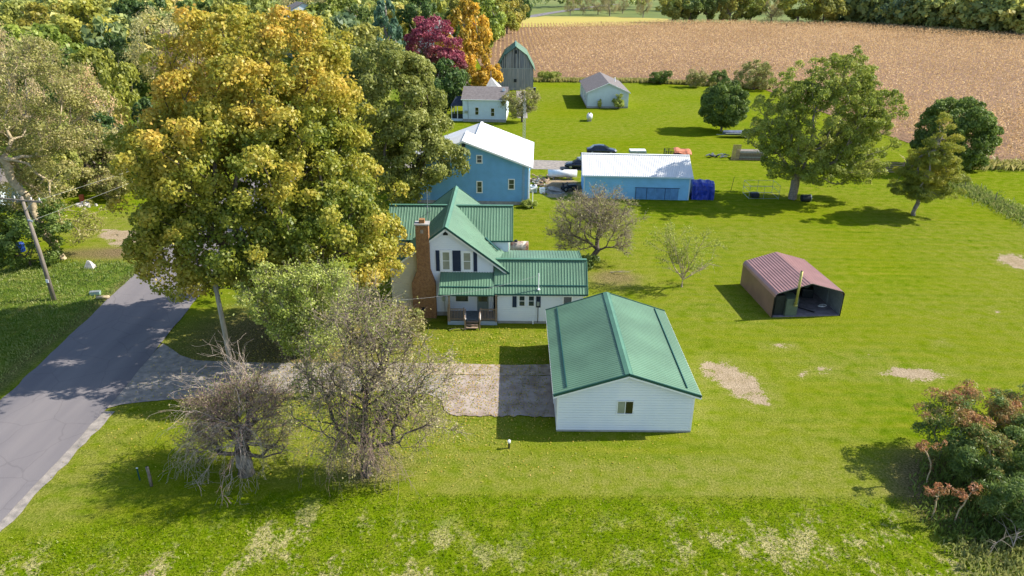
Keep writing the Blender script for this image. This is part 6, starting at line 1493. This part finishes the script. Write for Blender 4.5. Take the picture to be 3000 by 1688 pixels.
# ------------------------------------------------------------------ vehicles and yard things
def wheel(t, x, y, r=.33, w=.2):
    f = MB(); f.tube([(x, y - w / 2, r), (x, y - w / 2 + .03, r), (x, y + w / 2 - .03, r), (x, y + w / 2, r)], [r * .9, r, r, r * .9], 18); q = f.build('wheel', M['tyre'], t, True)
    for s in (-1, 1):
        g = MB(); g.tube([(x, y + s * (w / 2 + .002), r), (x, y + s * (w / 2 + .012), r)], [r * .6, r * .5], 14); g.build('rim', M['chrome'], q)
def sedan(label, loc, rz, paint, cat='car'):
    t = thing('parked_car', label, cat, loc, rz); L = 4.6; hw = .88
    # lofted body: stations along x with (z_low, z_belt, halfwidth)
    st = [(-2.28, .42, .72, .66), (-2.2, .30, .86, .80), (-1.6, .26, .93, .88), (-.6, .24, .93, .90), (.6, .24, .92, .90), (1.2, .26, .88, .88), (1.9, .28, .76, .83), (2.2, .34, .66, .74), (2.3, .42, .58, .6)]
    f = MB(); R = []
    for x, zl, zb, w in st:
        zm = (zl + zb) / 2
        R.append([f.pt(p) for p in ((x, -w * .9, zl), (x, -w, zm), (x, -w * .97, zb - .03), (x, -w * .82, zb), (x, 0, zb + .035), (x, w * .82, zb), (x, w * .97, zb - .03), (x, w, zm), (x, w * .9, zl))])
    for a, b in zip(R, R[1:]):
        for i in range(9): f.f.append([a[i], b[i], b[(i + 1) % 9], a[(i + 1) % 9]])
    f.f.append(R[0]); f.f.append(list(reversed(R[-1])))
    o = f.build('body', M[paint], t, True); fix_normals(o)
    cab = [(-1.75, .92, .76), (-1.15, 1.34, .62), (-.35, 1.43, .60), (.35, 1.38, .61), (1.25, .90, .76)]
    f = MB(); R = []
    for x, z, w in cab:
        R.append([f.pt(p) for p in ((x, -w, z - .02), (x, -w * .6, z + .01), (x, w * .6, z + .01), (x, w, z - .02))])
    for a, b in zip(R, R[1:]):
        for i in range(3): f.f.append([a[i], b[i], b[i + 1], a[i + 1]])
    base = [(-1.75, .9, .78), (-1.15, .91, .82), (-.35, .92, .83), (.35, .92, .83), (1.25, .88, .80)]
    for s in (0, 3):
        sg = -1 if s == 0 else 1; Bv = [f.pt((x, sg * w, z)) for x, z, w in base]
        for i in range(4): f.f.append([Bv[i], Bv[i + 1], R[i + 1][s], R[i][s]])
    o = f.build('cabin', M[paint], t, True); fix_normals(o)
    for a, b in (((-1.2, .3), 'rear'), ((-.05, .3), 'f')):
        pass
    for s in (-1, 1):
        for x0, x1, xa, xb in ((-1.35, -.45, -1.0, -.42), (-.36, .88, -.36, .35)):
            g = MB(); g.hexa([(x0, s * .815, .95), (x1, s * .815, .95), (x1, s * .84, .95), (x0, s * .84, .95), (xa, s * .63, 1.32), (xb, s * .63, 1.32), (xb, s * .655, 1.33), (xa, s * .655, 1.33)]); q = g.build('side_window', M['glass_dark'], t); fix_normals(q)
    g = MB(); g.hexa([(1.22, -.7, .925), (1.22, .7, .925), (1.18, .7, .94), (1.18, -.7, .94), (.42, -.52, 1.385), (.42, .52, 1.385), (.40, .52, 1.40), (.40, -.52, 1.40)]); q = g.build('windscreen', M['glass'], t); fix_normals(q)
    g = MB(); g.hexa([(-1.7, -.66, .955), (-1.7, .66, .955), (-1.68, .66, .975), (-1.68, -.66, .975), (-1.2, -.52, 1.33), (-1.2, .52, 1.33), (-1.18, .52, 1.35), (-1.18, -.52, 1.35)]); q = g.build('rear_window', M['glass'], t); fix_normals(q)
    for s in (-1, 1):
        for x in (-1.45, 1.4): wheel(t, x, s * .78)
        g = MB(); g.tube([(2.17, s * .56, .6), (2.29, s * .52, .56)], [.1, .09], 8); g.build('headlight', M['lamp_clear'], t)
        g = MB(); g.box(-2.27, -2.2, s * .62 - .1, s * .62 + .1, .66, .76); g.build('tail_light', M['red_metal'], t)
        g = MB(); g.box(.75, .9, s * .92 - .07, s * .92 + .07, .93, 1.03); g.build('mirror', M[paint], t)
    return t
sedan('dark blue black sedan parked on the lawn behind the blue shed', (13.6, 109.6, 0), -.03, 'carpaint_dark')
sedan('silver car mostly hidden behind the left end of the shed roof', (11.6, 103.3, 0), .05, 'carpaint_grey')
sedan('black car with its nose showing at the left end of the shed roof', (9.7, 100.6, 0), 3.0, 'carpaint_dark')

def tank(label, loc, rz, L, r, m, legs=True, dome=True):
    t = thing('propane_tank', label, 'tank', loc, rz); z = r + .28; n = 6
    pts = []; rs_ = []
    for k in range(n + 1):
        a = math.pi / 2 * k / n; pts.append((-L / 2 + r * (1 - math.sin(a)) * .8, 0, z)); rs_.append(max(.01, r * math.cos(math.pi / 2 - a)))
    for k in range(n, -1, -1):
        a = math.pi / 2 * k / n; pts.append((L / 2 - r * (1 - math.sin(a)) * .8, 0, z)); rs_.append(max(.01, r * math.cos(math.pi / 2 - a)))
    f = MB(); f.tube(pts, rs_, 18); f.build('vessel', M[m], t, True)
    f = MB(); f.tube([(0, 0, z + r - .02), (0, 0, z + r + .13), (0, 0, z + r + .17)], [.17, .17, .08], 10); f.build('valve_dome', M['dark_plastic'], t)
    for x in (-L * .3, L * .3):
        f = MB(); f.box(x - .07, x + .07, -r * .7, r * .7, 0, .36); f.build('leg', M['concrete'], t)
tank('rusting grey propane tank behind the farmhouse wing', (.35, 66.8, 0), .02, 2.5, .52, 'tank_rust')
tank('long white propane tank left of the blue shed', (6.7, 94.9, 0), -.02, 3.9, .5, 'tank_white')
tank('egg shaped white tank on the lawn below the ranch house', (14.3, 136.0, 0), 1.45, 1.9, .55, 'tank_white')

def wood_heap():
    rr = random.Random(6)
    t = thing('firewood_heap', 'heap of split firewood at the right corner of the blue house', 'firewood', (3.3, 92.0, 0)); 
    for k in range(95):
        x = rr.gauss(0, .9); y = rr.gauss(0, 1.9); z = .1 + max(0, .75 - abs(x) * .35 - abs(y) * .18) * rr.random(); a = rr.uniform(0, 3.14); l = rr.uniform(.18, .28)
        f = MB(); f.beam((x - l * math.cos(a), y - l * math.sin(a), z), (x + l * math.cos(a), y + l * math.sin(a), z + rr.uniform(-.06, .1)), rr.uniform(.10, .17), rr.uniform(.1, .16)); f.build('log', rr.choice([M['firewood'], M['firewood'], M['palewood'], M['bark']]), t)
    t = thing('firewood_heap', 'low scatter of firewood on the drive edge right of the main heap', 'firewood', (5.9, 95.4, 0))
    for k in range(40):
        x = rr.gauss(0, 1.1); y = rr.gauss(0, .5); z = .1 + .25 * rr.random(); a = rr.uniform(0, 3.14); l = rr.uniform(.15, .26)
        f = MB(); f.beam((x - l * math.cos(a), y - l * math.sin(a), z), (x + l * math.cos(a), y + l * math.sin(a), z), rr.uniform(.10, .16), .13); f.build('log', rr.choice([M['firewood'], M['bark']]), t)
wood_heap()
def simple(name, label, cat, loc, rz, parts):
    t = thing(name, label, cat, loc, rz)
    for pn, m, fn in parts:
        f = MB(); fn(f); q = f.build(pn, M[m], t)
    return t
simple('air_conditioner', 'cream air conditioner box at the lower right corner of the blue house', 'air conditioner', (2.65, 88.6, 0), 0, [('cabinet', 'white_trim', lambda f: f.box(-.4, .4, -.35, .35, .05, .85)), ('grille', 'galv', lambda f: f.box(-.33, .33, -.37, -.35, .12, .78)), ('fan_guard', 'dark_plastic', lambda f: f.tube([(0, 0, .85), (0, 0, .88)], .27, 12))])
simple('storage_tub', 'small white tub beside the air conditioner', 'tub', (3.75, 88.2, 0), .2, [('tub', 'white_trim', lambda f: f.box(-.3, .3, -.28, .28, 0, .6)), ('lid', 'galv', lambda f: f.box(-.33, .33, -.31, .31, .6, .65))])
simple('lamp_post', 'short white yard lamp at the bottom right corner of the blue house', 'lamp', (2.35, 81.8, 0), 0, [('post', 'white_trim', lambda f: f.tube([(0, 0, 0), (0, 0, 2.3)], .05, 8)), ('lamp_head', 'white_trim', lambda f: f.tube([(-.25, 0, 2.3), (.55, .1, 2.55)], [.14, .1], 8))])
def mower():
    t = thing('lawn_tractor', 'black lawn tractor parked in the shade left of the blue shed', 'lawn tractor', (7.2, 89.4, 0), .3)
    f = MB(); f.box(-.2, 1.0, -.35, .35, .35, .8); q = f.build('hood', M['dark_plastic'], t); bevel(q, .1, 3)
    f = MB(); f.box(-.9, -.1, -.4, .4, .35, .55); f.build('deck', M['dark_plastic'], t)
    f = MB(); f.box(-.8, -.35, -.25, .25, .55, .65); f.box(-.85, -.75, -.25, .25, .6, 1.05); f.build('seat', M['black_trim'], t)
    f = MB(); f.tube([(-.15, 0, .8), (-.3, 0, 1.0)], .03, 6); f.tube([(-.32 + .0, .0, 1.0), (-.34, 0, 1.03)], .2, 10); f.build('steering_wheel', M['black_trim'], t)
    for x, y, r in ((-.6, .5, .3), (-.6, -.5, .3), (.75, .42, .2), (.75, -.42, .2)): wheel(t, x, y, r, .2)
mower()
simple('grey_mound', 'grey gravel mound in the shade left of the lawn tractor', 'mound', (5.4, 89.0, 0), 0, [('gravel_pile', 'gravel', lambda f: f.tube([(0, 0, -.05), (0, 0, .3), (.1, 0, .5)], [1.6, 1.0, .2], 12))])
simple('utility_trailer', 'flat grey lid of a trailer showing above the middle of the shed roof', 'trailer', (19.0, 108.5, 0), 0, [('bed', 'galv', lambda f: f.box(-1.25, 1.25, -.7, .7, .5, .75)), ('lid', 'tank_white', lambda f: f.box(-1.2, 1.2, -.65, .65, .75, .95)), ('axle', 'black_trim', lambda f: f.tube([(0, -.8, .3), (0, .8, .3)], .28, 10))])
def cage():
    t = thing('animal_pen', 'wire and wood pen with a faded red cover behind the blue shed', 'pen', (24.6, 107.0, 0), -.03)
    f = MB()
    for x in (-1.7, -1.0): 
        for y in (-.9, .9): f.box(x - .05, x + .05, y - .05, y + .05, 0, 1.35)
    for z in (.2, .5, .8, 1.1, 1.3):
        f.beam((-1.7, -.9, z), (1.4, -.9, z), .04, .04); f.beam((-1.7, .9, z), (1.4, .9, z), .04, .04); f.beam((-1.7, -.9, z), (-1.7, .9, z), .04, .04)
    f.build('rail_frame', M['dark_plastic'], t)
    n = 8; V = []; F = []; rr = random.Random(2)
    for i in range(n + 1):
        for j in range(n + 1):
            x = -.4 + 2.6 * i / n; y = -1.2 + 2.6 * j / n; V.append((x + .25 * (j / n) - .1, y, 1.3 + .12 * math.sin(i * 1.1) - .55 * max(0, .35 - j / n) - .3 * (i / n) ** 3 + rr.uniform(-.03, .03)))
    for i in range(n):
        for j in range(n): F.append([i * (n + 1) + j, (i + 1) * (n + 1) + j, (i + 1) * (n + 1) + j + 1, i * (n + 1) + j + 1])
    me = bpy.data.meshes.new('cover'); me.from_pydata(V, [], F); q = link('cover', me, M['red_cover'], t); md = q.modifiers.new('thick', 'SOLIDIFY'); md.thickness = .05
    f = MB(); f.box(-.3, 1.9, -.9, 1.0, 0, .7); f.build('box', M['red_cover'], t)
cage()
def boat():
    t = thing('covered_boat', 'low grey and blue covered boat on a trailer under the round tree', 'boat', (38.6, 122.6, 0), -.02)
    st = [(-2.8, .25, .9), (-2.0, .75, .95), (-.5, .95, .95), (1.3, .95, 1.0), (2.7, .85, 1.0)]
    f = MB(); R = []
    for x, w, z in st: R.append([f.pt(p) for p in ((x, 0, .45), (x, -w * .8, .6), (x, -w, z), (x, 0, z + .22), (x, w, z), (x, w * .8, .6))])
    for a, b in zip(R, R[1:]):
        for i in range(6): f.f.append([a[i], b[i], b[(i + 1) % 6], a[(i + 1) % 6]])
    f.f.append(R[0]); f.f.append(list(reversed(R[-1]))); q = f.build('hull', M['boat_grey'], t); fix_normals(q)
    f = MB(); f.beam((-3.9, 0, .4), (2.4, -.5, .4), .08, .1); f.beam((-3.9, 0, .4), (2.4, .5, .4), .08, .1); f.build('trailer_frame', M['galv'], t)
    for s in (-1, 1): wheel(t, .8, s * .95, .3, .16)
    f = MB(); f.box(-2.6, 2.6, -1.02, -.97, .78, .86); f.build('stripe', M['tank_white'], t)
boat()
def lumber():
    rr = random.Random(12)
    t = thing('lumber_shed', 'tan plank bin with upright boards on the lawn left of the shade tree', 'lumber stack', (34.6, 107.0, 0), -.03)
    for k in range(9):
        f = MB(); f.hexa([(-1.9 + k * .13, -.8, 0), (-1.8 + k * .13, -.8, 0), (-1.8 + k * .13, -.75, 0), (-1.9 + k * .13, -.75, 0), (-1.7 + k * .14, -.6, 2.3), (-1.6 + k * .14, -.6, 2.3), (-1.6 + k * .14, -.55, 2.3), (-1.7 + k * .14, -.55, 2.3)]); f.build('upright_board', M['plywood'], t)
    for k in range(8):
        f = MB(); f.box(-.6, 3.6, -.8 + rr.uniform(-.03, .03), -.72, .06 + k * .17, .20 + k * .17); f.build('side_board', rr.choice([M['barnwood_low'], M['polewood'], M['deckwood']]), t)
    f = MB(); f.box(-.6, 3.6, -.7, 1.4, 0, 1.2); f.build('stack', M['polewood'], t)
    j = thing('scrap_heap', 'dark scrap heap on the lawn left of the tan plank bin', 'scrap', (31.3, 107.8, 0)); 
    for k in range(16):
        x = rr.uniform(-1.5, 1.3); y = rr.uniform(-.5, .5); f = MB(); f.beam((x, y, .15 + rr.random() * .3), (x + rr.uniform(-.8, .8), y + rr.uniform(-.4, .4), .1 + rr.random() * .5), .3, .1); f.build('scrap_piece', rr.choice([M['dark_plastic'], M['boat_grey'], M['barnwood'], M['tyre']]), j)
lumber()
def pen():
    t = thing('dog_run', 'thin wire framed run at the foot of the shade tree', 'cage', (31.2, 87.4, 0), 0)
    f = MB(); P = [(-1.8, -1.2), (1.9, -1.2), (1.9, 1.4), (-1.8, 1.4)]
    for x, y in P + [(0, -1.2), (0, 1.4)]: f.tube([(x, y, 0), (x, y, 1.7)], .025, 5)
    for z in (.1, .9, 1.7):
        for a, b in zip(P, P[1:] + P[:1]): f.tube([(a[0], a[1], z), (b[0], b[1], z)], .02, 5)
    f.build('frame', M['galv'], t)
    f = MB(); f.box(-1.3, -.3, -.7, .2, 0, .6); q = f.build('kennel', M['dark_plastic'], t); bevel(q, .15, 3)
    t = thing('garden_stake', 'thin dark leaning stake left of the shade tree', 'stake', (28.1, 89.6, 0)); f = MB(); f.tube([(0, 0, 0), (.25, .1, 1.9)], .03, 5); f.build('rod', M['black_trim'], t)
    simple('plastic_bin', 'dark blue tub lying at the foot of the shade tree trunk', 'bin', (36.1, 85.3, 0), 0, [('tub', 'dark_plastic', lambda f: f.tube([(-.5, 0, .45), (.55, .1, .45)], [.40, .46], 12)), ('rim', 'galv', lambda f: f.tube([(.55, .1, .45), (.62, .1, .45)], [.48, .48], 12))])
    t = thing('rail_fence', 'brown wooden rail fence panel between the shade tree and the pine', 'fence', (52.6, 99.2, 0), -.12)
    for x in (-2.2, 0, 2.2):
        f = MB(); f.box(x - .08, x + .08, -.08, .08, 0, 1.75); f.build('fence_post', M['deckwood'], t)
    for k in range(5):
        f = MB(); f.box(-2.3, 2.3, -.13, -.08, .2 + k * .32, .36 + k * .32); f.build('rail', M['deckwood'], t)
    for k, y in enumerate((66, 72.5, 79, 85.5, 92)):
        t = thing('field_fence_post', 'thin grey fence post in the weed line, number %s from the right frame edge' % ('one two three four five'.split()[k]), 'fence post', (59.6, y, 0), 0, 'fence posts in the right weed line'); f = MB(); f.tube([(0, 0, 0), (0, 0, 1.3)], .06, 6); f.build('shaft', M['polewood'], t)
pen()
def left_yard():
    rr = random.Random(9)
    t = thing('lean_to', 'collapsing lean-to with a brown sheet roof on thin poles at the left', 'shed', (-53.4, 88.6, 0), .12)
    f = MB(); f.hexa([(-2.2, -1.2, 2.2), (2.6, -1.2, 1.9), (2.6, 1.2, 2.7), (-2.2, 1.2, 2.9), (-2.2, -1.2, 2.26), (2.6, -1.2, 1.96), (2.6, 1.2, 2.76), (-2.2, 1.2, 2.96)]); f.build('roof_sheet', M['shingle'], t)
    f = MB(); f.hexa([(2.3, -1.3, 1.8), (4.4, -.9, 2.3), (4.6, .3, 2.5), (2.6, .2, 2.4), (2.3, -1.3, 1.86), (4.4, -.9, 2.36), (4.6, .3, 2.56), (2.6, .2, 2.46)]); q = f.build('loose_sheet', M['boat_grey'], t)
    for x, y in ((-2, -1), (2.3, -1), (1.5, -.9), (2.4, 1), (-2, 1)):
        f = MB(); f.tube([(x, y, 0), (x * .98, y, 2.1)], .05, 6); f.build('support_pole', M['polewood'], t)
    t = thing('rubble_pile', 'pile of white stones and rubble under the lean-to at the left', 'stones', (-51.0, 81.4, 0))
    for k in range(26):
        f = MB(); clutter_rock(f, (rr.gauss(0, .8), rr.gauss(0, .55), 0), rr.uniform(.16, .36), rr); f.build('stone', M['rock'], t)
    simple('rusty_barrel', 'small red barrel standing on the white rubble pile', 'barrel', (-51.6, 82.6, 0), 0, [('drum', 'red_metal', lambda f: f.tube([(0, 0, 0), (0, 0, .9)], .28, 12)), ('rim', 'red_metal', lambda f: f.tube([(0, 0, .9), (0, 0, .94)], .3, 12))])
    simple('plastic_barrel', 'blue plastic barrel near the left frame edge', 'barrel', (-48.8, 66.4, 0), 0, [('drum', 'blue_plastic', lambda f: f.tube([(0, 0, 0), (0, 0, .05), (0, 0, .8), (0, 0, .88)], [.36, .42, .42, .36], 14)), ('lid', 'blue_plastic', lambda f: f.tube([(0, 0, .88), (0, 0, .91)], .34, 14))])
    t = thing('trash_cart', 'dark cart with a white bin at the left frame edge', 'cart', (-50.6, 65.0, 0), .3)
    f = MB(); f.box(-.7, .5, -.4, .4, .35, .8); f.build('tray', M['dark_plastic'], t); f = MB(); f.box(-.9, -.3, -.9, -.45, 0, .7); f.build('bin', M['tank_white'], t)
    for s in (-1, 1): wheel(t, 0, s * .5, .3, .12)
    t = thing('mossy_boulder', 'pointed grey rock on the dark verge grass left of the road', 'rock', (-39.7, 62.3, 0)); f = MB(); f.hexa([(-.5, -.4, -.1), (.55, -.4, -.1), (.5, .4, -.1), (-.5, .4, -.1), (-.15, -.1, .75), (.1, -.1, .7), (.1, .12, .65), (-.1, .12, .7)]); q = f.build('stone', M['rock'], t)
    t = thing('small_sign', 'small pale green box lying on the verge left of the road', 'box', (-35.95, 56.2, 0), .2); f = MB(); f.box(-.42, .42, -.2, .2, .02, .32); q = f.build('case', mat('pale_green_box', (.25, .36, .30), .6, .1, 3), t); bevel(q, .04); f = MB(); f.box(-.42, .42, -.2, .2, .33, .36); f.build('lid', M['galv'], t)
    t = thing('stump', 'short brown stump beside the pale green box on the verge', 'stump', (-34.9, 55.4, 0)); f = MB(); f.tube([(-.5, 0, .12), (.5, .1, .16)], [.16, .14], 9); f.build('log', M['bark_tan'], t, True)
    hut2 = thing('left_house', 'pale house corner hidden in the bushes at the left frame edge', 'house', (-62.5, 78, 0), .2)
    f = MB(); f.box(-5, 4, 0, 6, 0, 2.9); f.build('wall', M['far_white'], hut2); f = MB(); f.hexa([(-5.4, -.5, 2.9), (4.4, -.5, 2.9), (4.4, 6.5, 2.9), (-5.4, 6.5, 2.9), (-5.4, 2.6, 4.9), (4.4, 2.6, 4.9), (4.4, 3.4, 4.9), (-5.4, 3.4, 4.9)]); f.build('roof', M['shingle'], hut2)
    simple('field_tank', 'small green barrel by the near driveway end of the barn track', 'barrel', (4.9, 171.3, 0), 0, [('drum', 'dark_plastic', lambda f: f.tube([(0, 0, 0), (0, 0, .8)], .3, 10)), ('lid', 'galv', lambda f: f.tube([(0, 0, .8), (0, 0, .84)], .31, 10))])
left_yard()
